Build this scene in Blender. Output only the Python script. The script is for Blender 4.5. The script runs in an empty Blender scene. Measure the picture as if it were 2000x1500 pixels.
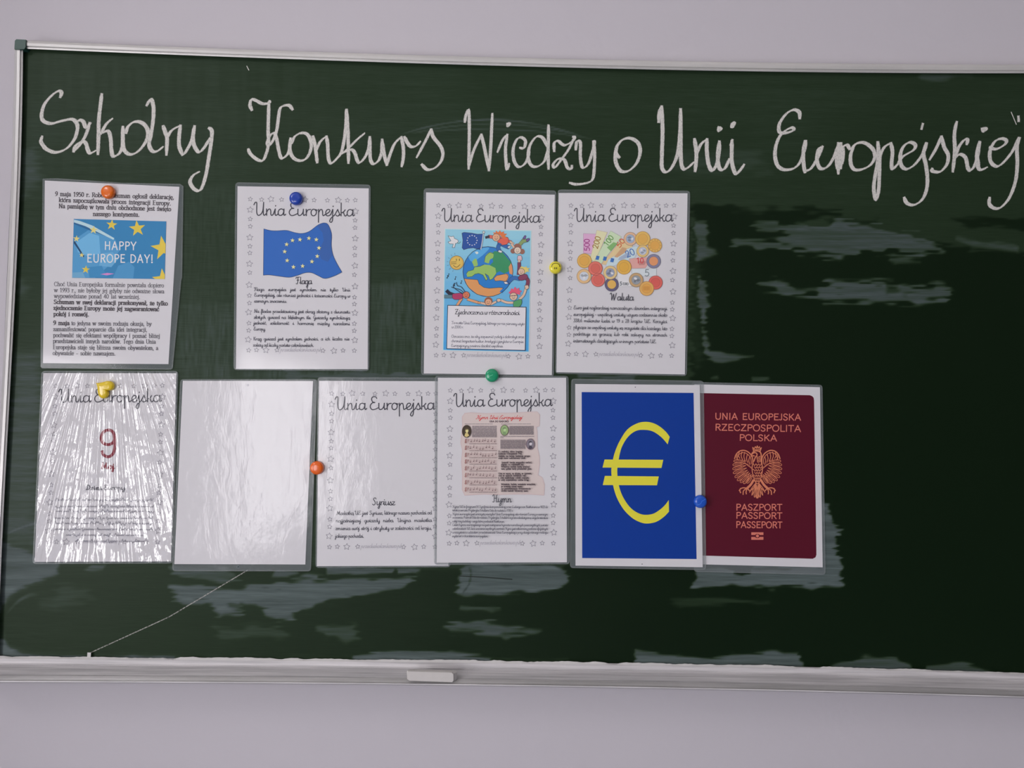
import bpy, math, random
import numpy as np
from mathutils import Matrix, Vector
from mathutils.geometry import tessellate_polygon

# ------------------------------------------------------------------ camera, world, lights
scn = bpy.context.scene
COL = scn.collection
FPX = 1477.04            # focal length in pixels of a 2000 px wide frame
RX, RY, RZ, DIST = -0.0352895972, 0.0140484540, -0.0192916477, 1.23145785
EYE = 1.45               # height of the lens above the floor


def rot3(rx, ry, rz):
    cx, sx, cy, sy, cz, sz = math.cos(rx), math.sin(rx), math.cos(ry), math.sin(ry), math.cos(rz), math.sin(rz)
    a = np.array([[cz, -sz, 0], [sz, cz, 0], [0, 0, 1]])
    b = np.array([[1, 0, 0], [0, cx, -sx], [0, sx, cx]])
    c = np.array([[cy, 0, sy], [0, 1, 0], [-sy, 0, cy]])
    return a @ b @ c


RM = rot3(RX, RY, RZ)
BW = np.array([[1, 0, 0], [0, 0, -1], [0, 1, 0]], float)   # board axes (right, up, out) -> world
cam_d = bpy.data.cameras.new('camera')
cam = bpy.data.objects.new('camera', cam_d)
COL.objects.link(cam)
cam_d.sensor_width = 36.0
cam_d.lens = FPX * 36.0 / 2000.0
cam_d.clip_start = 0.05
cam.matrix_world = Matrix.Translation((0, -DIST, EYE)) @ Matrix((BW @ RM.T).tolist()).to_4x4()
scn.camera = cam

scn.view_settings.view_transform = 'Standard'
scn.view_settings.look = 'None'
scn.view_settings.gamma = 1.0
scn.view_settings.exposure = 0.0
scn.cycles.use_denoising = True
scn.cycles.max_bounces = 8
scn.cycles.transparent_max_bounces = 24
scn.cycles.caustics_reflective = False

wd = bpy.data.worlds.new('world')
scn.world = wd
wd.use_nodes = True
wd.node_tree.nodes['Background'].inputs[0].default_value = (0.9, 0.9, 1.0, 1)
wd.node_tree.nodes['Background'].inputs[1].default_value = 0.5

XL = -1.5                 # left wall plane, with the windows
# left-wall window openings, the last an unseen transom added for upper-left light: (y_near, y_far, z_low, z_high)
WINS = [(-1.02, -1.95, 0.72, 1.66), (-3.06, -5.8, 0.50, 1.84), (-1.02, -1.95, 2.36, 2.86)]
WPOW = [26.0, 112.0, 15.5]


def win_light(i):
    y0, y1, z0, z1 = WINS[i]
    ld = bpy.data.lights.new('window_daylight', 'AREA')
    ld.shape = 'RECTANGLE'
    ld.size = abs(y1 - y0)
    ld.size_y = z1 - z0
    ld.energy = WPOW[i]
    ld.color = (1.0, 0.965, 0.985)
    o = bpy.data.objects.new('window_daylight', ld)
    COL.objects.link(o)
    # emits towards +x
    o.matrix_world = Matrix(((0, 0, -1, XL - 0.10), (-1, 0, 0, (y0 + y1) / 2), (0, 1, 0, (z0 + z1) / 2), (0, 0, 0, 1)))


for i_ in range(3):
    win_light(i_)  # the last lamp fills the added transom


# ------------------------------------------------------------------ maths helpers
def px(x, y, t=0.0):
    """point on the plane t metres in front of the board, seen along a photo pixel"""
    d = RM.T @ np.array([(x - 1000.0) / FPX, (750.0 - y) / FPX, -1.0])
    s = (t - DIST) / d[2]
    return (d[0] * s, -t, d[1] * s + EYE)


def to_px(bx, by):
    v = np.stack([bx, by, np.full_like(bx, -DIST)], -1) @ RM.T
    return 1000 + FPX * v[..., 0] / -v[..., 2], 750 - FPX * v[..., 1] / -v[..., 2]


def lin(c):
    c = c / 255.0
    return c / 12.92 if c <= 0.04045 else ((c + 0.055) / 1.055) ** 2.4


def ink(r, g, b, k=1.45):
    return tuple(min(0.9, lin(v) * k) for v in (r, g, b))


def catmull(P, n=5):
    if len(P) < 3:
        return list(P)
    out = []
    for i in range(len(P) - 1):
        p0 = P[i - 1] if i > 0 else P[i]
        p1, p2 = P[i], P[i + 1]
        p3 = P[i + 2] if i + 2 < len(P) else P[i + 1]
        for k in range(n):
            t = k / n
            out.append(tuple(0.5 * (2 * b + (c - a) * t + (2 * a - 5 * b + 4 * c - d) * t * t + (3 * b - a - 3 * c + d) * t ** 3)
                             for a, b, c, d in zip(p0, p1, p2, p3)))
    out.append(tuple(P[-1]))
    return out


def homog(src, dst):
    A, B = [], []
    for (x, y), (u, v) in zip(src, dst):
        A.append([x, y, 1, 0, 0, 0, -u * x, -u * y]); B.append(u)
        A.append([0, 0, 0, x, y, 1, -v * x, -v * y]); B.append(v)
    h = np.append(np.linalg.solve(np.array(A, float), np.array(B, float)), 1).reshape(3, 3)

    def f(x, y):
        w = h @ np.array([x, y, 1.0])
        return (w[0] / w[2], w[1] / w[2])
    return f


def clip_poly(P, Q):
    """clip polygon P by convex polygon Q (2D)"""
    area = sum(Q[i][0] * Q[(i + 1) % len(Q)][1] - Q[(i + 1) % len(Q)][0] * Q[i][1] for i in range(len(Q)))
    if area < 0:
        Q = Q[::-1]
    out = list(P)
    for i in range(len(Q)):
        a, b = Q[i], Q[(i + 1) % len(Q)]
        side = lambda p: (b[0] - a[0]) * (p[1] - a[1]) - (b[1] - a[1]) * (p[0] - a[0])
        src, out = out, []
        for j in range(len(src)):
            p, q = src[j], src[(j + 1) % len(src)]
            sp, sq = side(p), side(q)
            if sp >= 0:
                out.append(p)
            if (sp >= 0) != (sq >= 0):
                t = sp / (sp - sq)
                out.append((p[0] + (q[0] - p[0]) * t, p[1] + (q[1] - p[1]) * t))
        if not out:
            return []
    return out


# ------------------------------------------------------------------ materials
MATS = {}


def new_mat(name):
    m = bpy.data.materials.new(name)
    m.use_nodes = True
    return m, m.node_tree.nodes, m.node_tree.links, m.node_tree.nodes['Principled BSDF']


def simple(name, col, rough=0.5, metal=0.0, coat=0.0, spec=0.5):
    if name in MATS:
        return MATS[name]
    m, N, L, b = new_mat(name)
    b.inputs['Base Color'].default_value = (*col, 1)
    b.inputs['Roughness'].default_value = rough
    b.inputs['Metallic'].default_value = metal
    b.inputs['Coat Weight'].default_value = coat
    b.inputs['Coat Roughness'].default_value = 0.06
    b.inputs['Specular IOR Level'].default_value = spec
    MATS[name] = m
    return m


def film_height(N, L, style):
    """bump height (output socket, distance) for the plastic film of a laminated sheet"""
    geo = N.new('ShaderNodeNewGeometry')
    mp = N.new('ShaderNodeMapping')
    L.new(geo.outputs['Position'], mp.inputs['Vector'])
    n1 = N.new('ShaderNodeTexNoise')
    n2 = N.new('ShaderNodeTexNoise')
    mp2 = N.new('ShaderNodeMapping')
    L.new(geo.outputs['Position'], mp2.inputs['Vector'])
    L.new(mp.outputs['Vector'], n1.inputs['Vector'])
    L.new(mp2.outputs['Vector'], n2.inputs['Vector'])
    add = N.new('ShaderNodeMath'); add.operation = 'MULTIPLY_ADD'
    L.new(n2.outputs['Fac'], add.inputs[0])
    L.new(n1.outputs['Fac'], add.inputs[2])
    n1.inputs['Detail'].default_value = 1.0
    n2.inputs['Detail'].default_value = 2.0
    if style == 'flat':
        mp.inputs['Scale'].default_value = (4, 4, 2.5)
        mp2.inputs['Scale'].default_value = (120, 120, 70)
        n1.inputs['Scale'].default_value = 1.0
        n2.inputs['Scale'].default_value = 1.0
        add.inputs[1].default_value = 0.012
        return add.outputs[0], 0.0022
    if style == 'pebble':
        mp.inputs['Scale'].default_value = (4, 4, 1.6)
        mp2.inputs['Scale'].default_value = (520, 520, 150)
        n1.inputs['Scale'].default_value = 1.0
        n2.inputs['Scale'].default_value = 1.0
        add.inputs[1].default_value = 0.019
        n3 = N.new('ShaderNodeTexNoise')
        n3.inputs['Scale'].default_value = 1.0
        n3.inputs['Detail'].default_value = 3.0
        mp3 = N.new('ShaderNodeMapping')
        mp3.inputs['Scale'].default_value = (46, 46, 22)
        L.new(geo.outputs['Position'], mp3.inputs['Vector'])
        L.new(mp3.outputs[0], n3.inputs['Vector'])
        ad2 = N.new('ShaderNodeMath'); ad2.operation = 'MULTIPLY_ADD'
        ad2.inputs[1].default_value = 0.13
        L.new(n3.outputs['Fac'], ad2.inputs[0]); L.new(add.outputs[0], ad2.inputs[2])
        return ad2.outputs[0], 0.0045
    # crinkled: ridges fanning out below the magnet
    c = px(205, 700)
    sep = N.new('ShaderNodeSeparateXYZ')
    L.new(geo.outputs['Position'], sep.inputs[0])

    def mth(op, a, b=None):
        n = N.new('ShaderNodeMath'); n.operation = op
        for k, v in enumerate((a, b)):
            if v is None:
                continue
            if isinstance(v, (int, float)):
                n.inputs[k].default_value = v
            else:
                L.new(v, n.inputs[k])
        return n.outputs[0]
    dx = mth('SUBTRACT', sep.outputs['X'], c[0])
    dz = mth('SUBTRACT', c[2] + 0.16, sep.outputs['Z'])
    ang = mth('ARCTAN2', dx, dz)
    cmb = N.new('ShaderNodeCombineXYZ')
    L.new(mth('MULTIPLY', ang, 20.0), cmb.inputs['X'])
    L.new(mth('MULTIPLY', dz, 2.6), cmb.inputs['Y'])
    for l in list(mp.inputs['Vector'].links):
        L.remove(l)
    L.new(cmb.outputs[0], mp.inputs['Vector'])
    n1.inputs['Scale'].default_value = 1.0
    n1.inputs['Detail'].default_value = 2.0
    mp2.inputs['Scale'].default_value = (260, 260, 90)
    n2.inputs['Scale'].default_value = 1.0
    add.inputs[1].default_value = 0.028
    n3 = N.new('ShaderNodeTexNoise')          # broad dents and folds
    n3.inputs['Scale'].default_value = 15.0
    n3.inputs['Detail'].default_value = 2.0
    n3.inputs['Distortion'].default_value = 0.6
    L.new(geo.outputs['Position'], n3.inputs['Vector'])
    tot = mth('ADD', add.outputs[0], mth('MULTIPLY', n3.outputs['Fac'], 0.75))
    return tot, 0.019


def laminated(col, style):
    key = ('lam', tuple(round(c, 4) for c in col), style)
    if key in MATS:
        return MATS[key]
    m, N, L, b = new_mat('print_' + style)
    b.inputs['Base Color'].default_value = (*col, 1)
    b.inputs['Roughness'].default_value = 0.6
    b.inputs['Specular IOR Level'].default_value = 0.2
    b.inputs['Coat Weight'].default_value = 1.0
    b.inputs['Coat Roughness'].default_value = 0.05 if style != 'flat' else 0.09
    b.inputs['Coat IOR'].default_value = 1.95 if style == 'crinkle' else 1.38
    h, dist = film_height(N, L, style)
    bp = N.new('ShaderNodeBump')
    bp.inputs['Strength'].default_value = 1.0
    bp.inputs['Distance'].default_value = dist
    L.new(h, bp.inputs['Height'])
    L.new(bp.outputs['Normal'], b.inputs['Coat Normal'])
    MATS[key] = m
    return m


def film_mat(style):
    key = ('film', style)
    if key in MATS:
        return MATS[key]
    m, N, L, b = new_mat('laminate_film_' + style)
    b.inputs['Base Color'].default_value = (0.30, 0.34, 0.35, 1)
    b.inputs['Roughness'].default_value = 0.12
    b.inputs['Specular IOR Level'].default_value = 0.6
    h, dist = film_height(N, L, style)
    bp = N.new('ShaderNodeBump')
    bp.inputs['Strength'].default_value = 1.0
    bp.inputs['Distance'].default_value = dist
    L.new(h, bp.inputs['Height'])
    L.new(bp.outputs['Normal'], b.inputs['Normal'])
    b.inputs['Alpha'].default_value = 0.42
    MATS[key] = m
    return m


def edge_mat():
    if 'edge' in MATS:
        return MATS['edge']
    m, N, L, b = new_mat('laminate_edge')
    b.inputs['Base Color'].default_value = (0.42, 0.46, 0.46, 1)
    b.inputs['Roughness'].default_value = 0.25
    b.inputs['Alpha'].default_value = 0.28
    MATS['edge'] = m
    return m


def chalk_mat(name, alpha_lo, alpha_hi, scale=700.0):
    if name in MATS:
        return MATS[name]
    m, N, L, b = new_mat(name)
    b.inputs['Base Color'].default_value = (0.80, 0.775, 0.725, 1)
    b.inputs['Roughness'].default_value = 0.95
    b.inputs['Specular IOR Level'].default_value = 0.05
    geo = N.new('ShaderNodeNewGeometry')
    n = N.new('ShaderNodeTexNoise')
    n.inputs['Scale'].default_value = scale
    n.inputs['Detail'].default_value = 2.0
    L.new(geo.outputs['Position'], n.inputs['Vector'])
    r = N.new('ShaderNodeMapRange')
    r.inputs['From Min'].default_value = 0.33
    r.inputs['From Max'].default_value = 0.60
    r.inputs['To Min'].default_value = alpha_lo
    r.inputs['To Max'].default_value = alpha_hi
    L.new(n.outputs['Fac'], r.inputs['Value'])
    L.new(r.outputs[0], b.inputs['Alpha'])
    MATS[name] = m
    return m


def streaky(name, c0, c1, scale, rough, metal, fac=(0.35, 0.7)):
    if name in MATS:
        return MATS[name]
    m, N, L, b = new_mat(name)
    geo = N.new('ShaderNodeNewGeometry')
    mp = N.new('ShaderNodeMapping')
    mp.inputs['Scale'].default_value = scale
    n = N.new('ShaderNodeTexNoise')
    n.inputs['Scale'].default_value = 1.0
    n.inputs['Detail'].default_value = 5.0
    r = N.new('ShaderNodeMapRange')
    r.inputs['From Min'].default_value, r.inputs['From Max'].default_value = fac
    mx = N.new('ShaderNodeMix'); mx.data_type = 'RGBA'
    mx.inputs[6].default_value = (*c0, 1)
    mx.inputs[7].default_value = (*c1, 1)
    L.new(geo.outputs['Position'], mp.inputs['Vector'])
    L.new(mp.outputs[0], n.inputs['Vector'])
    L.new(n.outputs['Fac'], r.inputs['Value'])
    L.new(r.outputs[0], mx.inputs[0])
    L.new(mx.outputs[2], b.inputs['Base Color'])
    b.inputs['Roughness'].default_value = rough
    b.inputs['Metallic'].default_value = metal
    MATS[name] = m
    return m


def wall_mat(name, col, bump=0.0006):
    if name in MATS:
        return MATS[name]
    m, N, L, b = new_mat(name)
    geo = N.new('ShaderNodeNewGeometry')
    n = N.new('ShaderNodeTexNoise')
    n.inputs['Scale'].default_value = 2.2
    n.inputs['Detail'].default_value = 4
    mx = N.new('ShaderNodeMix'); mx.data_type = 'RGBA'
    mx.inputs[6].default_value = (*[c * 0.96 for c in col], 1)
    mx.inputs[7].default_value = (*col, 1)
    L.new(geo.outputs['Position'], n.inputs['Vector'])
    L.new(n.outputs['Fac'], mx.inputs[0])
    L.new(mx.outputs[2], b.inputs['Base Color'])
    b.inputs['Roughness'].default_value = 0.85
    b.inputs['Specular IOR Level'].default_value = 0.2
    n2 = N.new('ShaderNodeTexNoise')
    n2.inputs['Scale'].default_value = 90
    L.new(geo.outputs['Position'], n2.inputs['Vector'])
    bp = N.new('ShaderNodeBump')
    bp.inputs['Distance'].default_value = bump
    bp.inputs['Strength'].default_value = 0.5
    L.new(n2.outputs['Fac'], bp.inputs['Height'])
    L.new(bp.outputs['Normal'], b.inputs['Normal'])
    MATS[name] = m
    return m


# ------------------------------------------------------------------ mesh builder
class MB:
    """collects faces; points are world positions"""

    def __init__(self):
        self.v, self.f, self.mi, self.mats = [], [], [], []
        self.nz, self.lift = 0, 1.5e-6

    def slot(self, m):
        if m not in self.mats:
            self.mats.append(m)
        return self.mats.index(m)

    def face(self, pts, m):
        b = len(self.v)
        self.v += [tuple(p) for p in pts]
        self.f.append(tuple(range(b, b + len(pts))))
        self.mi.append(self.slot(m))

    def poly(self, P, t, m):
        """filled outline given in photo pixels, t in front of the board"""
        if len(P) < 3:
            return
        tri = tessellate_polygon([[Vector((a, b, 0)) for a, b in P]])
        b0 = len(self.v)
        self.v += [px(a, b, t) for a, b in P]
        k = self.slot(m)
        for q in tri:
            a, b, c = (P[i] for i in q)
            cr = (b[0] - a[0]) * (c[1] - a[1]) - (b[1] - a[1]) * (c[0] - a[0])
            if abs(cr) < 1e-9:
                continue
            q = tuple(q) if cr < 0 else tuple(q)[::-1]
            self.f.append(tuple(b0 + i for i in q))
            self.mi.append(k)

    def slab(self, P, t0, t1, m, side=None):
        """outline in pixels extruded from t0 (back) to t1 (front)"""
        self.poly(P, t1, m)
        front = [px(a, b, t1) for a, b in P]
        back = [(p[0], -t0, p[2]) for p in front]
        n = len(P)
        for i in range(n):
            j = (i + 1) % n
            self.face([front[i], front[j], back[j], back[i]], side or m)

    def disc(self, x, y, r, t, m, ry=None, n=28):
        ry = ry or r
        self.poly([(x + r * math.cos(2 * math.pi * i / n), y + ry * math.sin(2 * math.pi * i / n)) for i in range(n)], t, m)

    def stroke(self, P, w, t, m, contrast=0.0, cap=True):
        """ribbon along a pixel polyline; w = width or list of widths; splits at sharp corners"""
        if len(P) < 2:
            return
        if not isinstance(w, (list, tuple)):
            w = [w] * len(P)
        pts, ws = [P[0]], [w[0]]
        for p, q in zip(P[1:], w[1:]):
            if math.hypot(p[0] - pts[-1][0], p[1] - pts[-1][1]) > 1e-4:
                pts.append(p); ws.append(q)
        if len(pts) < 2:
            return
        runs, cur = [], [0]
        for i in range(1, len(pts)):
            cur.append(i)
            if i < len(pts) - 1:
                a = (pts[i][0] - pts[i - 1][0], pts[i][1] - pts[i - 1][1])
                b = (pts[i + 1][0] - pts[i][0], pts[i + 1][1] - pts[i][1])
                c = (a[0] * b[0] + a[1] * b[1]) / (math.hypot(*a) * math.hypot(*b))
                if c < 0.5:
                    runs.append(cur); cur = [i]
        runs.append(cur)
        k = self.slot(m)
        for run in runs:
            self.nz = (self.nz + 1) % 12          # crossing strokes lie a hair above each other
            tt = t + self.nz * self.lift
            R = [pts[i] for i in run]
            W = [ws[i] for i in run]
            if len(R) < 2:
                continue
            n = len(R)
            b0 = len(self.v)
            for i in range(n):
                a, c = R[max(i - 1, 0)], R[min(i + 1, n - 1)]
                d = (c[0] - a[0], c[1] - a[1])
                l = math.hypot(*d) or 1.0
                d = (d[0] / l, d[1] / l)
                ww = W[i]
                if contrast:
                    ww *= (1 - contrast) + contrast * abs(d[1])
                e = 0.0
                if cap and (i == 0 or i == n - 1):
                    e = (-0.35 if i == 0 else 0.35) * ww
                ox, oy = -d[1] * ww / 2, d[0] * ww / 2
                X, Y = R[i][0] + d[0] * e, R[i][1] + d[1] * e
                ti = tt + i * self.lift * 0.1          # a stroke that loops passes over itself
                self.v.append(px(X + ox, Y + oy, ti))
                self.v.append(px(X - ox, Y - oy, ti))
            for i in range(n - 1):
                self.f.append((b0 + 2 * i, b0 + 2 * i + 1, b0 + 2 * i + 3, b0 + 2 * i + 2))
                self.mi.append(k)

    def build(self, name, parent=None, smooth=False):
        me = bpy.data.meshes.new(name)
        me.from_pydata(self.v, [], self.f)
        for m in self.mats:
            me.materials.append(m)
        me.polygons.foreach_set('material_index', self.mi)
        if smooth:
            me.polygons.foreach_set('use_smooth', [True] * len(self.f))
        me.update()
        o = bpy.data.objects.new(name, me)
        COL.objects.link(o)
        if parent is not None:
            o.parent = parent
            r = parent
            off = Vector((0, 0, 0))
            while r is not None:
                off += r.location
                r = r.parent
            o.location = -off
        return o


def thing(name, loc, label, cat, group=None):
    o = bpy.data.objects.new(name, None)
    o.empty_display_size = 0.05
    COL.objects.link(o)
    o.location = loc
    o['label'] = label
    o['category'] = cat
    if group:
        o['group'] = group
    return o


def struct(o):
    o['kind'] = 'structure'
    return o


def box(mb, x0, x1, y0, y1, z0, z1, m):
    p = [(x, y, z) for x in (x0, x1) for y in (y0, y1) for z in (z0, z1)]
    for q in ((0, 1, 3, 2), (4, 6, 7, 5), (0, 4, 5, 1), (2, 3, 7, 6), (0, 2, 6, 4), (1, 5, 7, 3)):
        mb.face([p[i] for i in q], m)


# ------------------------------------------------------------------ lettering
def parse(s):
    out = []
    for part in s.split('|'):
        part = part.strip()
        hard = part.startswith('!')
        pts = [tuple(float(v) for v in q.split(',')) for q in part.lstrip('!').split()]
        out.append((hard, pts))
    return out


OV = "0.92,0.78 0.62,1.0 0.26,0.9 0.08,0.5 0.2,0.08 0.5,0.02 0.8,0.28 0.92,0.78"
SCRIPT = {  # joined school handwriting, x-height 1
 'a': (1.12, OV + "|0.94,1 0.91,0.35 0.98,0.03 1.2,0.2"),
 'b': (0.95, "0.0,0.15 0.2,0.6 0.28,1.5 0.28,2.0|0.28,2.0 0.2,0.5 0.35,0.05 0.65,0.1 0.8,0.5 0.7,0.85 0.55,0.95 1.0,.85"),
 'c': (0.88, "0.8,0.8 0.55,1.0 0.22,0.85 0.08,0.45 0.25,0.05 0.55,0.02 0.92,0.25"),
 'd': (1.12, OV + "|0.94,2 0.91,0.35 0.98,0.03 1.2,0.2"),
 'e': (0.85, "0.0,0.15 0.45,0.45 0.74,0.75 0.6,0.98 0.3,0.9 0.12,0.5 0.25,0.06 0.55,0.02 0.9,0.25"),
 'f': (0.72, "0.0,0.15 0.35,0.9 0.55,1.8 0.45,2.0 0.35,1.7 0.3,0 0.25,-0.8 0.35,-1 0.5,-0.6 0.35,0.05 0.75,0.2"),
 'g': (1.1, OV + "|0.94,1 0.9,-0.5 0.7,-0.98 0.45,-0.8 0.7,-0.3 1.15,0.2"),
 'h': (1.08, "0.15,2 0.13,0|0.13,0.5 0.4,0.92 0.65,0.95 0.75,0.6 0.75,0.2 0.88,0.0 1.1,0.2"),
 'i': (0.62, "0.0,0.2 0.28,1|0.28,1 0.25,0.25 0.38,0.0 0.66,0.2|0.32,1.42 0.34,1.52"),
 'j': (0.62, "0.0,0.2 0.3,1|0.3,1 0.28,-0.5 0.1,-0.98 -0.14,-0.8 0.1,-0.3 0.66,0.2|0.34,1.42 0.36,1.52"),
 'k': (0.95, "0.15,2 0.15,0|0.75,0.95 0.45,0.58 0.17,0.5|0.17,0.5 0.5,0.48 0.65,0.1 0.8,0.0 1.0,0.2"),
 'l': (0.6, "0.0,0.2 0.22,0.8 0.3,2|0.3,2 0.26,0.3 0.4,0 0.64,0.2"),
 'm': (1.7, "0.12,1 0.15,0|0.15,0.5 0.4,0.92 0.62,0.95 0.7,0.6 0.7,0|0.7,0.5 0.95,0.92 1.2,0.95 1.3,0.6 1.32,0.2 1.45,0 1.72,0.2"),
 'n': (1.12, "0.12,1 0.15,0|0.15,0.5 0.4,0.92 0.65,0.95 0.75,0.6 0.75,0.2 0.9,0.0 1.15,0.2"),
 'o': (0.98, "0.85,0.7 0.55,1 0.22,0.88 0.08,0.5 0.2,0.1 0.5,0 0.8,0.25 0.86,0.68 0.72,0.92|0.72,0.95 1.0,0.85"),
 'p': (1.12, "0.2,1 0.2,-1|0.2,0.5 0.45,0.92 0.68,0.95 0.78,0.6 0.8,0.2 0.92,0.02 1.15,0.2"),
 'r': (0.78, "0.15,1 0.18,0|0.18,0.45 0.4,0.88 0.8,0.97"),
 's': (0.75, "0.0,0.2 0.4,1|0.4,1 0.5,0.7 0.65,0.35 0.55,0.05 0.3,0 0.2,0.12|0.55,0.05 0.78,0.2"),
 't': (0.62, "0.0,0.2 0.25,0.9 0.3,1.6|0.3,1.6 0.27,0.25 0.4,0 0.64,0.2|0.02,1.02 0.56,1.02"),
 'u': (1.15, "0.1,1 0.1,0.3 0.25,0.02 0.55,0.1 0.82,0.5 0.9,1|0.9,1 0.88,0.3 0.98,0.02 1.18,0.2"),
 'w': (1.32, "0.1,1 0.1,0.3 0.25,0.02 0.5,0.1 0.63,0.6 0.65,1|0.65,0.9 0.66,0.2 0.85,0.02 1.12,0.3 1.2,0.8 1.1,0.98 1.36,0.9"),
 'y': (1.1, "0.1,1 0.1,0.3 0.25,0.02 0.55,0.1 0.82,0.5 0.9,1|0.9,1 0.87,-0.5 0.65,-0.98 0.42,-0.8 0.65,-0.3 1.12,0.2"),
 'z': (0.88, "0.1,0.9 0.35,1.0 0.75,0.95|0.75,0.95 0.4,0.5 0.08,0.03|0.08,0.03 0.35,0.12 0.55,0.0 0.9,0.18"),
 'U': (1.72, "0.0,1.6 0.15,1.92 0.32,2.0 0.42,1.8 0.42,0.5 0.6,0.02 0.95,0.1 1.3,0.7 1.42,2|1.42,2 1.38,0.4 1.52,0 1.78,0.25"),
 'E': (1.3, "1.1,1.72 0.92,1.98 0.5,1.95 0.34,1.6 0.5,1.2 0.8,1.1|0.8,1.1 0.45,1.05 0.18,0.72 0.15,0.35 0.4,0.03 0.8,0.05 1.32,0.3"),
 'F': (1.25, "0.0,1.55 0.12,1.9 0.5,1.92 1.2,2.0|0.65,1.95 0.55,0.4 0.35,0 0.05,0.1|0.3,1.05 0.95,1.1"),
 'W': (2.0, "0.0,1.65 0.15,1.95 0.35,1.95 0.42,1.5 0.45,0|0.45,0 1.0,1.7|1.0,1.7 1.12,0|1.12,0 1.45,0.9 1.75,2"),
 'S': (1.25, "1.1,1.7 0.92,2 0.55,1.95 0.35,1.6 0.6,1.2 0.85,0.7 0.75,0.2 0.4,0 0.08,0.25"),
 'H': (1.55, "0.0,1.65 0.2,1.98 0.42,1.85 0.42,0.35 0.25,0.0 0.0,0.1|1.35,1.95 1.12,1.7 1.1,0.3 1.25,0 1.55,0.2|0.42,1.05 1.1,1.05"),
 'Z': (1.3, "0.1,1.7 0.3,1.98 0.7,1.92 1.12,2|1.12,2 0.6,1 0.05,0.03|0.05,0.03 0.5,0.12 0.8,0 1.2,0.15|0.3,1 0.9,1"),
 'M': (1.95, "0.0,0.1 0.2,0.05 0.35,1 0.45,2|0.45,2 0.9,0.3|0.9,0.3 1.4,2|1.4,2 1.42,0.3 1.58,0 1.95,0.2"),
 'N': (1.5, "0.0,0.1 0.2,0.05 0.3,1 0.35,2|0.35,2 1.1,0.02|1.1,0.02 1.2,1 1.45,2"),
 'D': (1.4, "0.4,1.95 0.4,0.1 0.1,0.05|0.1,1.8 0.7,2 1.2,1.4 1.1,0.5 0.7,0.05 0.1,0.1"),
 'G': (1.25, "1.0,1.7 0.7,2 0.3,1.7 0.15,0.9 0.4,0.1 0.8,0.2 0.95,0.9|1.0,1 0.95,-0.5 0.7,-0.95 0.45,-0.8 1.25,0.2"),
 'K': (1.25, "0.3,2 0.3,0|1.1,2 0.35,1|0.35,1 0.7,0.8 0.9,0.1 1.25,0.2"),
 'O': (1.4, "0.8,1.95 0.35,1.7 0.12,1 0.3,0.2 0.7,0 1.15,0.4 1.25,1.2 1.0,1.85 0.7,2"),
 'P': (1.15, "0.3,2 0.3,0|0.1,1.8 0.6,2 1.0,1.6 0.8,1.1 0.3,1"),
 'L': (1.2, "0.9,1.8 0.7,2 0.5,1.6 0.45,0.5 0.1,0.1 0.3,0 0.6,0.1 1.2,0.2"),
 'C': (1.2, "1.05,1.6 0.8,2 0.35,1.75 0.15,1 0.3,0.2 0.7,0 1.2,0.3"),
 'I': (0.9, "0.0,1.6 0.3,1.95 0.5,1.7 0.45,0.3 0.2,0 0,0.2"),
 'X': (1.2, "0.1,1.95 1.1,0|1.1,1.95 0.1,0"),
 'T': (1.2, "0.0,1.6 0.15,1.95 0.6,1.88 1.15,2.0|0.62,1.9 0.6,0.4 0.42,0 0.1,0.15"),
 'B': (1.25, "0.3,2 0.3,0|0.1,1.8 0.7,2 0.95,1.6 0.4,1.05|0.4,1.05 1.0,0.9 1.0,0.2 0.6,0 0.1,0.1"),
 '0': (1.0, "0.5,1.9 0.15,1.5 0.12,0.6 0.5,0 0.85,0.5 0.85,1.4 0.5,1.9"),
 '1': (0.8, "0.15,1.3 0.55,1.9|0.55,1.9 0.5,0"),
 '2': (1.0, "0.15,1.5 0.45,1.9 0.8,1.5 0.5,0.7 0.1,0.02|0.1,0.02 0.9,0.02"),
 '3': (1.0, "0.15,1.7 0.5,1.9 0.8,1.5 0.45,1.0|0.45,1.0 0.85,0.7 0.7,0.1 0.3,0 0.1,0.25"),
 '5': (1.0, "0.8,1.9 0.25,1.9|0.25,1.9 0.2,1.05|0.2,1.05 0.6,1.2 0.85,0.7 0.65,0.1 0.1,0.15"),
 '6': (1.0, "0.75,1.8 0.3,1.3 0.12,0.5 0.45,0 0.85,0.4 0.6,0.95 0.15,0.6"),
 '7': (1.0, "0.1,1.9 0.85,1.9|0.85,1.9 0.35,0"),
 '8': (1.0, "0.5,1.9 0.2,1.5 0.5,1.0 0.85,0.5 0.5,0 0.12,0.45 0.5,1.0 0.8,1.5 0.5,1.9"),
 '9': (1.0, "0.8,1.4 0.5,0.95 0.15,1.3 0.35,1.85 0.7,1.8 0.82,1.2 0.6,0.2 0.2,0.05"),
 '.': (0.4, "0.15,0 0.17,0.1"), ',': (0.4, "0.2,0.08 0.1,-0.25"), '-': (0.8, "0.15,0.6 0.65,0.6"),
}
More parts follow.
